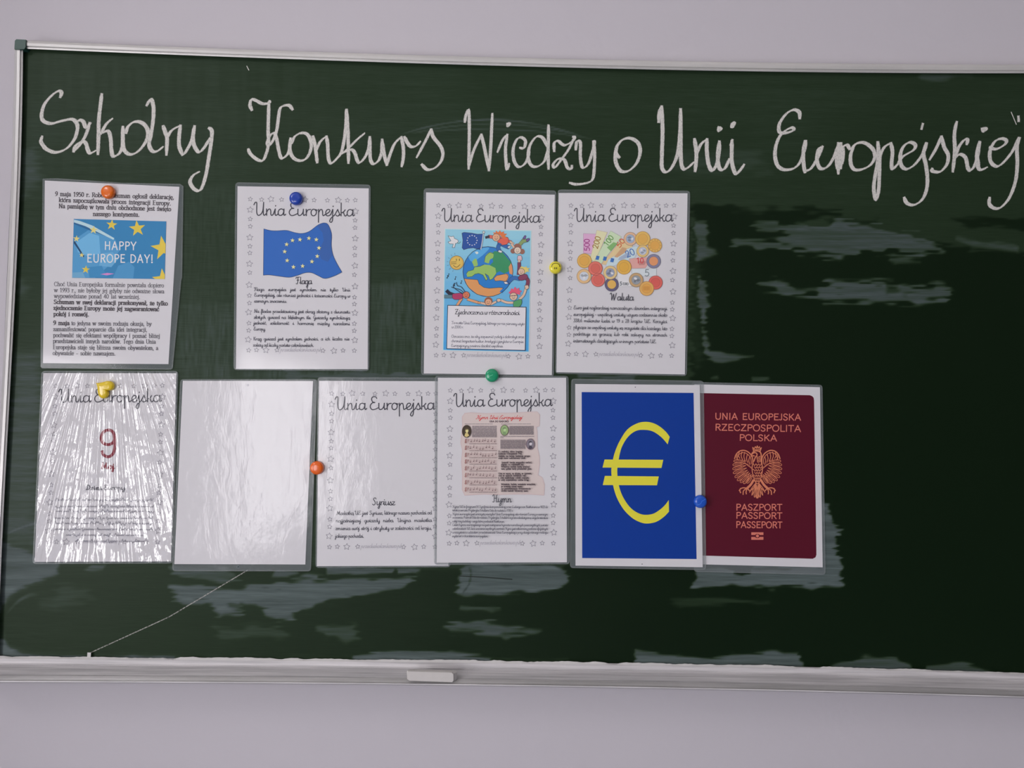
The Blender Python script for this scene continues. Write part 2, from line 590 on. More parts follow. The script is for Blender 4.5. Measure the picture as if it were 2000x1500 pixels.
ROMAN = {  # upright letters, capital height 1, x-height 0.66; third field = serif ticks
 'a': (0.50, "0.08,0.52 0.2,0.66 0.34,0.64 0.38,0.5 0.38,0.1 0.42,0.02 0.5,0.06|0.38,0.4 0.18,0.32 0.07,0.17 0.15,0.01 0.28,0.03 0.38,0.14", ""),
 'b': (0.56, "!0.13,1.02 0.13,0.0|0.13,0.5 0.3,0.66 0.47,0.55 0.5,0.33 0.44,0.08 0.28,0.0 0.13,0.1", "0.08,1.0"),
 'c': (0.48, "0.42,0.52 0.28,0.66 0.12,0.56 0.07,0.33 0.13,0.08 0.27,0.0 0.43,0.12", ""),
 'd': (0.56, "!0.43,1.02 0.43,0.0|0.43,0.5 0.28,0.66 0.1,0.55 0.06,0.33 0.12,0.08 0.27,0.0 0.43,0.12", "0.38,1.0 0.5,0.01"),
 'e': (0.48, "0.09,0.38 0.42,0.38 0.4,0.56 0.26,0.66 0.12,0.57 0.06,0.33 0.13,0.08 0.27,0.0 0.43,0.13", ""),
 'f': (0.36, "0.38,0.92 0.3,1.02 0.19,0.95 0.16,0.8 0.16,0.0|!0.03,0.64 0.32,0.64", "0.16,0.01"),
 'g': (0.54, "0.26,0.66 0.1,0.55 0.12,0.36 0.26,0.27 0.4,0.37 0.4,0.56 0.26,0.66|0.4,0.62 0.52,0.64|0.16,0.3 0.1,0.15 0.2,0.07 0.42,0.05 0.46,-0.12 0.3,-0.28 0.1,-0.24 0.06,-0.1 0.18,0.05", ""),
 'h': (0.58, "!0.13,1.02 0.13,0.0|0.13,0.48 0.28,0.65 0.42,0.6 0.45,0.45 0.45,0.0", "0.08,1.0 0.13,0.01 0.45,0.01"),
 'i': (0.30, "!0.15,0.66 0.15,0.0|!0.13,0.92 0.17,0.92 0.17,0.86 0.13,0.86", "0.11,0.64 0.15,0.01"),
 'j': (0.30, "0.17,0.66 0.17,-0.1 0.1,-0.26 0.0,-0.2|!0.15,0.92 0.19,0.92 0.19,0.86 0.15,0.86", "0.13,0.64"),
 'k': (0.56, "!0.13,1.02 0.13,0.0|!0.46,0.64 0.15,0.3|!0.24,0.4 0.48,0.0", "0.08,1.0 0.13,0.01 0.44,0.64 0.48,0.01"),
 'l': (0.30, "!0.15,1.02 0.15,0.0", "0.1,1.0 0.15,0.01"),
 'm': (0.86, "!0.13,0.66 0.13,0.0|0.13,0.48 0.27,0.65 0.39,0.6 0.42,0.45 0.42,0.0|0.42,0.48 0.56,0.65 0.69,0.6 0.72,0.45 0.72,0.0", "0.09,0.64 0.13,0.01 0.42,0.01 0.72,0.01"),
 'n': (0.58, "!0.13,0.66 0.13,0.0|0.13,0.48 0.28,0.65 0.42,0.6 0.45,0.45 0.45,0.0", "0.09,0.64 0.13,0.01 0.45,0.01"),
 'o': (0.54, "0.27,0.66 0.11,0.55 0.06,0.33 0.11,0.1 0.27,0.0 0.43,0.1 0.48,0.33 0.43,0.55 0.27,0.66", ""),
 'p': (0.56, "!0.13,0.66 0.13,-0.28|0.13,0.5 0.3,0.66 0.47,0.55 0.5,0.33 0.44,0.08 0.28,0.0 0.13,0.1", "0.09,0.64 0.13,-0.28"),
 'r': (0.42, "!0.13,0.66 0.13,0.0|0.13,0.45 0.24,0.62 0.36,0.64 0.4,0.56", "0.09,0.64 0.13,0.01"),
 's': (0.44, "0.36,0.55 0.22,0.66 0.09,0.55 0.15,0.4 0.32,0.27 0.36,0.12 0.22,0.0 0.06,0.12", ""),
 't': (0.34, "0.15,0.85 0.15,0.15 0.2,0.01 0.33,0.08|!0.03,0.64 0.3,0.64", ""),
 'u': (0.58, "0.12,0.66 0.12,0.2 0.18,0.03 0.3,0.01 0.43,0.15|!0.43,0.66 0.43,0.0", "0.08,0.64 0.38,0.64 0.49,0.01"),
 'v': (0.54, "!0.06,0.66 0.27,0.0|!0.27,0.0 0.47,0.66", "0.06,0.65 0.47,0.65"),
 'w': (0.78, "!0.05,0.66 0.22,0.0|!0.22,0.0 0.39,0.64|!0.37,0.66 0.56,0.0|!0.56,0.0 0.72,0.66", "0.05,0.65 0.37,0.65 0.72,0.65"),
 'y': (0.54, "!0.06,0.66 0.28,0.02|0.47,0.66 0.28,0.02 0.18,-0.24 0.06,-0.24", "0.06,0.65 0.47,0.65"),
 'z': (0.48, "!0.08,0.63 0.4,0.63|!0.4,0.63 0.07,0.03|!0.07,0.03 0.42,0.03|!0.08,0.64 0.08,0.5|!0.42,0.15 0.42,0.02", ""),
 'A': (0.76, "!0.08,0 0.38,1|!0.38,1 0.68,0|!0.19,0.34 0.57,0.34", "0.08,0.01 0.68,0.01"),
 'C': (0.72, "0.62,0.78 0.5,0.96 0.36,1.0 0.16,0.84 0.08,0.5 0.16,0.15 0.37,0.0 0.53,0.05 0.64,0.22", ""),
 'D': (0.76, "!0.14,1 0.14,0|0.14,0.98 0.4,0.96 0.62,0.75 0.66,0.48 0.58,0.18 0.38,0.03 0.14,0.02", "0.1,0.99 0.1,0.01"),
 'E': (0.64, "!0.14,1 0.14,0|!0.14,0.98 0.55,0.98|!0.14,0.52 0.47,0.52|!0.14,0.02 0.57,0.02", "0.1,0.99 0.1,0.01"),
 'H': (0.76, "!0.14,1 0.14,0|!0.62,1 0.62,0|!0.14,0.52 0.62,0.52", "0.14,0.99 0.14,0.01 0.62,0.99 0.62,0.01"),
 'I': (0.30, "!0.15,1 0.15,0", "0.15,0.99 0.15,0.01"),
 'J': (0.42, "0.28,1 0.28,0.2 0.2,0.02 0.04,0.08", "0.28,0.99"),
 'K': (0.70, "!0.14,1 0.14,0|!0.58,1 0.16,0.42|!0.28,0.56 0.62,0", "0.14,0.99 0.14,0.01 0.58,0.99 0.62,0.01"),
 'L': (0.58, "!0.14,1 0.14,0|!0.14,0.02 0.54,0.02", "0.14,0.99"),
 'N': (0.78, "!0.14,0 0.14,1|!0.14,1 0.62,0|!0.62,0 0.62,1", "0.12,0.99 0.14,0.01 0.62,0.99"),
 'O': (0.80, "0.4,1.0 0.18,0.88 0.07,0.5 0.18,0.12 0.4,0.0 0.62,0.12 0.73,0.5 0.62,0.88 0.4,1.0", ""),
 'P': (0.62, "!0.14,1 0.14,0|0.14,0.98 0.4,0.98 0.54,0.86 0.54,0.64 0.4,0.5 0.14,0.48", "0.1,0.99 0.14,0.01"),
 'R': (0.68, "!0.14,1 0.14,0|0.14,0.98 0.4,0.98 0.54,0.86 0.54,0.66 0.4,0.52 0.14,0.5|!0.34,0.5 0.6,0", "0.1,0.99 0.14,0.01 0.6,0.01"),
 'S': (0.60, "0.5,0.84 0.38,0.98 0.2,0.97 0.1,0.8 0.16,0.6 0.4,0.44 0.5,0.24 0.42,0.04 0.22,0.0 0.08,0.16", ""),
 'T': (0.64, "!0.32,1 0.32,0|!0.05,0.98 0.59,0.98", "0.32,0.01"),
 'U': (0.76, "0.13,1 0.13,0.35 0.2,0.08 0.38,0.0 0.56,0.08 0.63,0.35 0.63,1", "0.13,0.99 0.63,0.99"),
 'W': (1.0, "!0.05,1 0.28,0|!0.28,0 0.5,0.95|!0.48,1 0.72,0|!0.72,0 0.95,1", "0.05,0.99 0.48,0.99 0.95,0.99"),
 'Y': (0.68, "!0.06,1 0.34,0.45|!0.62,1 0.34,0.45|!0.34,0.45 0.34,0", "0.06,0.99 0.62,0.99 0.34,0.01"),
 'Z': (0.66, "!0.1,0.98 0.57,0.98|!0.57,0.98 0.08,0.02|!0.08,0.02 0.6,0.02", ""),
 '0': (0.54, "0.27,1 0.12,0.85 0.07,0.5 0.12,0.15 0.27,0 0.42,0.15 0.47,0.5 0.42,0.85 0.27,1", ""),
 '1': (0.54, "!0.12,0.82 0.3,1.0|!0.3,1 0.3,0", "0.3,0.01"),
 '2': (0.54, "0.08,0.75 0.18,0.97 0.36,0.95 0.42,0.72 0.3,0.4 0.08,0.03|!0.08,0.03 0.47,0.03", ""),
 '3': (0.54, "0.08,0.82 0.2,0.99 0.38,0.92 0.38,0.68 0.2,0.54|0.2,0.54 0.42,0.44 0.44,0.18 0.28,0.0 0.08,0.08", ""),
 '4': (0.54, "!0.36,0 0.36,1|!0.36,1 0.05,0.3|!0.05,0.28 0.5,0.28", ""),
 '5': (0.54, "!0.43,0.98 0.15,0.98|!0.15,0.98 0.11,0.55|0.11,0.55 0.3,0.6 0.45,0.42 0.42,0.14 0.24,0.0 0.07,0.08", ""),
 '9': (0.54, "0.46,0.62 0.3,0.42 0.12,0.5 0.08,0.75 0.25,1.0 0.42,0.9 0.46,0.62 0.4,0.25 0.24,0.05 0.08,0.02", ""),
 '.': (0.26, "!0.1,0.02 0.16,0.02 0.16,0.08 0.1,0.08", ""), ',': (0.26, "0.12,0.06 0.16,0.05 0.08,-0.16", ""),
 '-': (0.5, "!0.05,0.34 0.45,0.34", ""), '!': (0.32, "!0.16,1.0 0.16,0.28|!0.13,0.02 0.19,0.02 0.19,0.08 0.13,0.08", ""), ':': (0.26, "!0.1,0.02 0.16,0.02 0.16,0.08|!0.1,0.5 0.16,0.5 0.16,0.56", ""),
}


def add_marks(F, kind):
    s = 1.0 if kind == 'script' else 0.52
    xh = 1.0 if kind == 'script' else 0.66
    for c, b in zip('ćńóśź', 'cnosz'):
        a = F[b]
        x = a[0] * 0.5
        F[c] = (a[0], a[1] + "|%.2f,%.2f %.2f,%.2f" % (x, xh + 0.28 * s, x + 0.22 * s, xh + 0.62 * s)) + tuple(a[2:])
    a = F['z']; x = a[0] * 0.5
    F['ż'] = (a[0], a[1] + "|%.2f,%.2f %.2f,%.2f" % (x - 0.04, xh + 0.38 * s, x + 0.06, xh + 0.4 * s)) + tuple(a[2:])
    for c, b in zip('ąę', 'ae'):
        a = F[b]; x = a[0] * (0.85 if b == 'a' else 0.62)
        F[c] = (a[0], a[1] + "|%.2f,0.02 %.2f,%.2f %.2f,%.2f" % (x, x - 0.1 * s, -0.28 * s, x + 0.15 * s, -0.38 * s)) + tuple(a[2:])
    a = F['l']
    F['ł'] = (a[0], a[1] + ("|!0.02,0.85 0.58,1.3" if kind == 'script' else "|!0.02,0.44 0.28,0.62")) + tuple(a[2:])
    a = F['S']; x = a[0] * .5
    F['Ś'] = (a[0], a[1] + "|%.2f,%.2f %.2f,%.2f" % (x, 1.1 * a[0], x + .12, 1.3 * a[0])) + tuple(a[2:])


add_marks(SCRIPT, 'script')
add_marks(ROMAN, 'roman')
GCACHE = {}


def glyph(font, ch):
    key = (id(font), ch)
    if key not in GCACHE:
        g = font.get(ch) or font.get('n')
        st = [(pts if hard else catmull(pts, 4)) for hard, pts in parse(g[1])]
        tk = [tuple(float(v) for v in q.split(',')) for q in g[2].split()] if len(g) > 2 and g[2] else []
        GCACHE[key] = (g[0], st, tk)
    return GCACHE[key]


def text(mb, s, A, B, size, w, t, m, font=SCRIPT, serif=False, contrast=0.0, slant=0.0, justify=True, track=0.0, xs=None, space=0.45):
    """lettering from pixel A to pixel B on the baseline; size = pixels per glyph unit"""
    L = math.hypot(B[0] - A[0], B[1] - A[1])
    ex = ((B[0] - A[0]) / L, (B[1] - A[1]) / L)
    ey = (ex[1], -ex[0])
    words = s.split(' ')
    wl = [sum(glyph(font, c)[0] + track for c in q) for q in words]
    nsp = len(words) - 1
    tot = sum(wl) + nsp * space
    sx = L / tot
    gap = space * sx
    if xs and nsp and sx > xs:       # keep the letter width, open the word gaps
        sx = xs
        gap = (L - sum(wl) * sx) / nsp
    x0 = 0.0
    for q, wd_ in zip(words, wl):
        x = x0
        for c in q:
            adv, st, tk = glyph(font, c)

            def P(a, b):
                u = x + (a + slant * b) * sx
                return (A[0] + ex[0] * u + ey[0] * b * size, A[1] + ex[1] * u + ey[1] * b * size)
            for pts in st:
                mb.stroke([P(a, b) for a, b in pts], w, t, m, contrast=contrast)
            if serif:
                for a, b in tk:
                    mb.stroke([P(a - 0.11, b), P(a + 0.11, b)], w * 0.5, t, m)
            x += (adv + track) * sx
        x0 += wd_ * sx + gap


def squiggle(mb, A, B, xh, w, t, m, rnd, dense=1.0):
    """lines too small to read: joined wavy words"""
    L = math.hypot(B[0] - A[0], B[1] - A[1])
    x = 0.0
    while x < L - 2:
        wl = min(rnd.uniform(4, 13) * xh * 0.8, L - x)
        n = max(3, int(wl / (xh * 0.55 / dense)))
        pts = []
        for i in range(n + 1):
            u = (x + wl * i / n) / L
            h = (xh * rnd.uniform(0.7, 1.0) if i % 2 else 0.0)
            if rnd.random() < 0.12:
                h = xh * 1.8 if rnd.random() < .6 else -xh * .8
            pts.append((A[0] + (B[0] - A[0]) * u, A[1] + (B[1] - A[1]) * u - h))
        mb.stroke(catmull(pts, 4), w, t, m)
        x += wl + xh * 0.9


def star(x, y, r, inner=0.42, rot=0.0):
    return [(x + (r if i % 2 == 0 else r * inner) * math.sin(rot + math.pi * i / 5),
             y - (r if i % 2 == 0 else r * inner) * math.cos(rot + math.pi * i / 5)) for i in range(10)]


# ------------------------------------------------------------------ the room
FY, BY, XR, ZC = 0.02, -7.2, 4.6, 2.95     # board wall, back wall, right wall, ceiling
M_WALL = wall_mat('painted_wall', (0.672, 0.642, 0.684))
M_WALLFAR = wall_mat('painted_wall_far', (0.26, 0.25, 0.25))
M_CEIL = wall_mat('painted_ceiling', (0.86, 0.83, 0.79))
M_FLOOR = streaky('linoleum_floor', (0.27, 0.29, 0.36), (0.33, 0.35, 0.42), (3, 3, 3), 0.5, 0.0)
mb = MB(); box(mb, XL - 0.2, XR, FY, FY + 0.12, 0, ZC, M_WALL); struct(mb.build('wall_front'))
mb = MB(); box(mb, XL - 0.2, XR, BY - 0.12, BY, 0, ZC, M_WALLFAR); struct(mb.build('wall_back'))
mb = MB(); box(mb, XR, XR + 0.12, BY, FY, 0, ZC, M_WALLFAR); struct(mb.build('wall_right'))
mb = MB(); box(mb, XL - 0.2, XR + 0.12, BY - 0.12, FY + 0.12, -0.1, 0, M_FLOOR); struct(mb.build('floor'))
mb = MB(); box(mb, XL - 0.2, XR + 0.12, BY - 0.12, FY + 0.12, ZC, ZC + 0.1, M_CEIL); struct(mb.build('ceiling'))
mb = MB()
ys = [FY] + [v for w_ in WINS[:2] for v in w_[:2]] + [BY]
for i in range(0, len(ys), 2):
    box(mb, XL - 0.2, XL, ys[i + 1], ys[i], 0, ZC, M_WALL)
for (y0, y1, z0, z1) in WINS:
    if z0 < 1:
        box(mb, XL - 0.2, XL, y1, y0, 0, z0, M_WALL)
    box(mb, XL - 0.2, XL, y1, y0, z1, 2.36 if (y0 > -2 and z0 < 1) else ZC, M_WALL)
struct(mb.build('wall_left'))
M_FRAME = simple('white_window_frame', (0.75, 0.75, 0.74), 0.4)
for i, (y0, y1, z0, z1) in enumerate(WINS):
    mb = MB()
    f = 0.05
    box(mb, XL - 0.09, XL - 0.04, y1, y0, z0, z0 + f, M_FRAME)
    box(mb, XL - 0.09, XL - 0.04, y1, y0, z1 - f, z1, M_FRAME)
    n = max(2, int(round(abs(y1 - y0) / 0.9)) + 1)
    for k in range(n):
        c = y0 + (y1 - y0) * k / (n - 1)
        c = min(max(c, y1 + f / 2), y0 - f / 2)
        box(mb, XL - 0.09, XL - 0.04, c - f / 2, c + f / 2, z0 + f, z1 - f, M_FRAME)
    struct(mb.build('window_%d' % (i + 1)))  # the last one built is the added transom

# ------------------------------------------------------------------ the chalkboard
board = thing('chalkboard', px(1000, 700, -0.01),
              'green school chalkboard with chalk title, aluminium frame and chalk tray on white wall', 'chalkboard')


def vnoise(x, y, seed):
    xi, yi = np.floor(x).astype(int), np.floor(y).astype(int)
    fx, fy = x - xi, y - yi
    fx, fy = fx * fx * (3 - 2 * fx), fy * fy * (3 - 2 * fy)

    def h(a, b):
        n = (a * 374761393 + b * 668265263 + seed * 974634777) & 0x7fffffff
        n = ((n ^ (n >> 13)) * 1274126177) & 0x7fffffff
        return ((n ^ (n >> 16)) & 0xffff) / 65535.0
    return (h(xi, yi) * (1 - fx) + h(xi + 1, yi) * fx) * (1 - fy) + (h(xi, yi + 1) * (1 - fx) + h(xi + 1, yi + 1) * fx) * fy


def sdf(P, x, y):
    """signed distance in pixels, negative inside"""
    d = np.full(x.shape, 1e9)
    ins = np.zeros(x.shape, bool)
    n = len(P)
    for i in range(n):
        ax, ay = P[i]; bx, by = P[(i + 1) % n]
        ex, ey = bx - ax, by - ay
        t = np.clip(((x - ax) * ex + (y - ay) * ey) / (ex * ex + ey * ey + 1e-9), 0, 1)
        d = np.minimum(d, (x - ax - t * ex) ** 2 + (y - ay - t * ey) ** 2)
        if ay != by:
            c = ((ay > y) != (by > y)) & (x < ex * (y - ay) / (by - ay) + ax)
            ins ^= c
    d = np.sqrt(d)
    return np.where(ins, -d, d)


def sstep(a, b, x):
    t = np.clip((x - a) / (b - a), 0, 1)
    return t * t * (3 - 2 * t)


# wiped and unwiped patches of chalk dust: outline, density, feather px, ragged edge px
SMEARS = [
 ([(1600, 965), (1617, 985), (1622, 1010), (1640, 1035), (1630, 1060), (1640, 1100), (1647, 1143), (1500, 1146), (1355, 1144), (1362, 1110), (1600, 1108)], 0.62, 4, 8),
 ([(1355, 430), (1378, 436), (1383, 480), (1402, 497), (1362, 507)], 0.42, 4, 6),
 ([(1365, 541), (1380, 560), (1384, 600), (1376, 632), (1370, 628), (1361, 570)], 0.42, 4, 6),
 ([(1371, 640), (1378, 648), (1385, 688), (1420, 692), (1472, 696), (1410, 708), (1395, 706), (1377, 690)], 0.38, 4, 5),
 ([(1520, 440), (1560, 436), (1640, 438), (1700, 440), (1750, 455), (1800, 463), (1836, 486), (1800, 497), (1740, 485), (1690, 493), (1640, 503), (1600, 497), (1550, 485), (1435, 478), (1440, 472), (1540, 468)], 0.40, 5, 14),
 ([(1470, 440), (1520, 435), (1520, 450), (1480, 450)], 0.30, 4, 8),
 ([(1740, 506), (1800, 507), (1798, 514), (1750, 512)], 0.30, 4, 6),
 ([(1485, 556), (1515, 550), (1555, 568), (1595, 570), (1620, 552), (1720, 552), (1780, 562), (1830, 552), (1855, 568), (1845, 585), (1780, 589), (1610, 589), (1590, 578), (1540, 573)], 0.40, 5, 12),
 ([(1870, 466), (1990, 482), (1988, 492), (1900, 480)], 0.22, 5, 6),
 ([(905, 1100), (1080, 1103), (1103, 1118), (1113, 1135), (1080, 1152), (1000, 1156), (970, 1163), (893, 1160), (898, 1130)], 0.55, 4, 6),
 ([(330, 1147), (420, 1150), (545, 1142), (600, 1128), (620, 1130), (770, 1130), (815, 1120), (800, 1140), (720, 1160), (640, 1172), (590, 1190), (570, 1207), (540, 1208), (510, 1186), (470, 1178), (478, 1200), (430, 1204), (405, 1176), (335, 1174), (350, 1160)], 0.52, 5, 9),
 ([(635, 1106), (770, 1110), (770, 1121), (640, 1122)], 0.45, 3, 4),
 ([(775, 1110), (822, 1111), (812, 1120), (776, 1121)], 0.45, 3, 5),
 ([(330, 1108), (440, 1112), (470, 1130), (430, 1138), (340, 1122)], 0.32, 5, 6),
 ([(540, 1112), (580, 1118), (560, 1126), (530, 1128)], 0.35, 4, 5),
 ([(-20, 1050), (72, 1085), (115, 1103), (112, 1118), (80, 1132), (50, 1144), (22, 1160), (8, 1178), (-8, 1210), (-20, 1250)], 0.42, 5, 4),
 ([(180, 1103), (205, 1104), (200, 1113), (165, 1116)], 0.30, 4, 5),
 ([(120, 1150), (165, 1148), (180, 1165), (110, 1185), (85, 1180)], 0.12, 14, 10),
 ([(-20, 1248), (6, 1250), (20, 1268), (45, 1278), (110, 1283), (340, 1283), (340, 1292), (-20, 1292)], 0.55, 4, 3),
 ([(872, 1224), (900, 1213), (950, 1211), (1000, 1222), (1052, 1237), (990, 1240), (880, 1230)], 0.38, 6, 9),
 ([(900, 1183), (975, 1187), (960, 1191), (900, 1188)], 0.35, 4, 5),
 ([(620, 1225), (690, 1222), (700, 1245), (640, 1246)], 0.22, 8, 10),
 ([(420, 1228), (540, 1224), (560, 1240), (430, 1245)], 0.14, 10, 10),
 ([(690, 1283), (740, 1274), (800, 1270), (880, 1275), (960, 1285), (950, 1296), (690, 1296)], 0.55, 3, 4),
 ([(1240, 1268), (1262, 1272), (1300, 1278), (1390, 1283), (1480, 1276), (1560, 1273), (1562, 1290), (1578, 1306), (1240, 1304)], 0.55, 3, 5),
 ([(1620, 1300), (1660, 1290), (1690, 1282), (1750, 1286), (1780, 1300), (1780, 1310), (1620, 1310)], 0.42, 3, 4),
 ([(1810, 1301), (1880, 1295), (1935, 1309), (1930, 1316), (1810, 1312)], 0.36, 3, 4),
 ([(560, 726), (620, 728), (850, 728), (850, 742), (560, 740)], 0.26, 4, 8),
 ([(1130, 730), (1240, 735), (1240, 746), (1130, 741)], 0.30, 4, 6),
 ([(1386, 737), (1402, 733), (1402, 740), (1388, 742)], 0.22, 3, 4),
 ([(1470, 738), (1500, 735), (1505, 742), (1470, 744)], 0.22, 3, 4),
 ([(36, 545), (58, 560), (50, 575), (34, 580)], 0.16, 8, 6),
 ([(30, 690), (85, 690), (70, 1060), (-10, 1060), (5, 900)], 0.17, 18, 14),
 ([(340, 790), (352, 790), (345, 1000), (335, 1000)], 0.10, 4, 6),
 ([(40, 300), (65, 290), (80, 345), (45, 390)], 0.16, 12, 10),
 ([(1315, 290), (1480, 300), (1500, 330), (1320, 330)], 0.10, 16, 10),
 ([(1800, 143), (1900, 146), (1830, 158), (1800, 156)], 0.20, 6, 6),
 ([(1310, 1172), (1420, 1168), (1500, 1175), (1420, 1180), (1330, 1180)], 0.13, 6, 8),
 ([(1350, 420), (1362, 440), (1372, 700), (1362, 720), (1345, 640)], 0.06, 10, 8),
]
CLEAN = [  # wiped with a wet sponge: outline, strength, feather, ragged
 ([(1352, 408), (1362, 400), (1420, 402), (1432, 408), (1600, 412), (1640, 416), (1600, 425), (1560, 440), (1700, 445), (1800, 465), (1860, 480), (2100, 500), (2100, 1320), (1100, 1320), (1100, 1100), (1345, 1100), (1350, 720)], 0.95, 6, 12),
 ([(1610, 428), (1660, 432), (1715, 428), (1712, 438), (1660, 442), (1615, 438)], 0.8, 4, 8),
 ([(1856, 426), (1890, 423), (2100, 430), (2100, 460), (1960, 445), (1880, 440)], 0.9, 4, 6),
 ([(120, 1100), (300, 1100), (850, 1112), (1130, 1120), (1130, 1290), (700, 1284), (60, 1276), (14, 1254), (2, 1220), (8, 1185), (30, 1160), (100, 1128)], 0.95, 5, 4),
]
CUTS = [  # dark strokes through the dust
 ([(1428, 1104), (1470, 1104), (1466, 1120), (1450, 1126), (1434, 1120)], 1.0, 3, 3),
 ([(622, 1125), (700, 1123), (765, 1119), (775, 1112), (777, 1122), (818, 1122), (818, 1125), (700, 1129), (622, 1129)], 1.0, 2, 2),
 ([(450, 1179), (500, 1182), (512, 1194), (490, 1200), (440, 1186)], 0.7, 4, 4),
 ([(915, 1108), (919, 1120), (915, 1140), (903, 1157), (906, 1158), (918, 1142), (922, 1120), (919, 1108)], 0.55, 2, 1),
 ([(1730, 554), (1752, 560), (1758, 572), (1732, 574)], 0.6, 5, 5),
 ([(1575, 1275), (1640, 1288), (1620, 1302), (1575, 1298)], 1.0, 5, 4),
]


def dust_sheen_field(x, y):
    st = 0.55 * vnoise(x / 90.0, y / 3.2, 1) + 0.45 * vnoise(x / 260.0, y / 9.0, 2)       # wiping streaks
    sv = vnoise(x / 9.0, y / 80.0, 3)
    blot = vnoise(x / 140.0, y / 90.0, 4)
    rag = (vnoise(x / 26.0, y / 4.5, 5) - 0.5) * 2
    d = (0.185 - 0.055 * x / 2000) * (0.80 + 0.45 * st * blot) + 0.04 * (sv - 0.5) * sstep(900, 300, x) * sstep(420, 250, y)  # haze fades rightward: window sheen painted in with the chalk
    cl = np.zeros_like(d)
    for P, s, f, r in CLEAN:
        cl = np.maximum(cl, s * sstep(f, -f, sdf(P, x, y) + rag * r))
    d = d * (1 - cl * (0.30 + 0.70 * sstep(100, 1400, x)))  # wiping bites harder rightward, carrying the same painted sheen
    m = np.zeros_like(d)
    for P, s, f, r in SMEARS:
        m = np.maximum(m, s * sstep(f, -f, sdf(P, x, y) + rag * r) * (0.45 + 0.85 * st))
    for P, s, f, r in CUTS:
        m = m * (1 - s * sstep(f, -f, sdf(P, x, y) + rag * r))
    # upright rubbing marks between the sheets
    fine = vnoise(x / 3.0, y / 26.0, 11) * (0.4 + 0.6 * vnoise(x / 22.0, y / 40.0, 12))
    for P, s in (([(350, 590), (456, 590), (456, 745), (350, 745)], 0.20), ([(724, 560), (826, 540), (826, 742), (724, 742)], 0.20),
                 ([(470, 722), (850, 724), (850, 742), (470, 742)], 0.30), ([(350, 370), (460, 370), (460, 600), (350, 600)], 0.09)):
        m = np.maximum(m, s * fine * sstep(14, -14, sdf(P, x, y)))
    # swept arcs
    for (ax, ay), (bx, by), h, w, s in (((780, 264), (1140, 268), -32, 1.6, 0.22), ((800, 262), (1120, 262), -20, 1.3, 0.18),
                                       ((830, 258), (1160, 272), -12, 1.3, 0.15), ((0, 1050), (110, 1018), -8, 3, 0.30),
                                       ((0, 1062), (110, 1034), -6, 2, 0.20), ((12, 1200), (75, 1162), -12, 3.5, 0.22)):
        u = np.clip((x - ax) / (bx - ax), 0, 1)
        yy = ay + (by - ay) * u + h * 4 * u * (1 - u)
        inr = sstep(ax - 5, ax + 25, x) * sstep(bx + 5, bx - 25, x)
        m = np.maximum(m, s * inr * sstep(w * 1.6, w * 0.3, np.abs(y - yy)) * (0.4 + 0.9 * st))
    return np.clip(d + m, 0, 1)


bx0, bx1, bz0, bz1 = -0.805, 0.935, -0.418, 0.5795
NX, NY = 780, 460
gx, gy = np.meshgrid(np.linspace(bx0, bx1, NX), np.linspace(bz0, bz1, NY))
PXX, PXY = to_px(gx, gy)
dust_sheen = dust_sheen_field(PXX, PXY)
co = np.stack([gx, np.zeros_like(gx), gy + EYE], -1).reshape(-1, 3) - np.array(board.location)
idx = np.arange(NX * NY).reshape(NY, NX)
quads = np.stack([idx[:-1, :-1], idx[:-1, 1:], idx[1:, 1:], idx[1:, :-1]], -1).reshape(-1, 4)
me = bpy.data.meshes.new('writing_surface')
me.vertices.add(NX * NY)
me.vertices.foreach_set('co', co.ravel())
me.loops.add(quads.size)
me.loops.foreach_set('vertex_index', quads.ravel().astype(np.int32))
me.polygons.add(len(quads))
me.polygons.foreach_set('loop_start', np.arange(0, quads.size, 4, dtype=np.int32))
at = me.attributes.new('chalk_dust', 'FLOAT', 'POINT')  # real chalk plus the painted left-to-right sheen
at.data.foreach_set('value', dust_sheen.ravel().astype(np.float32))
me.update(calc_edges=True)
surf = bpy.data.objects.new('writing_surface', me)
COL.objects.link(surf)
surf.parent = board

m, N, L, b = new_mat('green_chalkboard_enamel')
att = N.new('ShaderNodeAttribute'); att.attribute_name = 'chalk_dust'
geo = N.new('ShaderNodeNewGeometry')
mp = N.new('ShaderNodeMapping'); mp.inputs['Scale'].default_value = (28, 28, 900)
ns = N.new('ShaderNodeTexNoise'); ns.inputs['Scale'].default_value = 1.0; ns.inputs['Detail'].default_value = 3
L.new(geo.outputs['Position'], mp.inputs['Vector']); L.new(mp.outputs[0], ns.inputs['Vector'])
rg = N.new('ShaderNodeMapRange')
rg.inputs['From Min'].default_value = 0.3; rg.inputs['From Max'].default_value = 0.7
rg.inputs['To Min'].default_value = 0.82; rg.inputs['To Max'].default_value = 1.18
L.new(ns.outputs['Fac'], rg.inputs['Value'])
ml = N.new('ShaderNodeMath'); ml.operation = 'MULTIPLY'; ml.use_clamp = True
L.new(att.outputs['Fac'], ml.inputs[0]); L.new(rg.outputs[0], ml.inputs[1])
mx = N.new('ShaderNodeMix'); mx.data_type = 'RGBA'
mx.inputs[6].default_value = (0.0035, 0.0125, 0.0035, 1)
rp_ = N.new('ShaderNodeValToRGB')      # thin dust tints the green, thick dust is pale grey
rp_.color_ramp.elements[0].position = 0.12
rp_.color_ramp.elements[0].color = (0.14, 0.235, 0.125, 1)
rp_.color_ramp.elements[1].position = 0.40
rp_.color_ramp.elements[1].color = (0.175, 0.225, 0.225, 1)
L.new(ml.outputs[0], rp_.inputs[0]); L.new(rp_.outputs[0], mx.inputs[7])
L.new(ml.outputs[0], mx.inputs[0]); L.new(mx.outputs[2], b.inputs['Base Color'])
b.inputs['Roughness'].default_value = 0.46
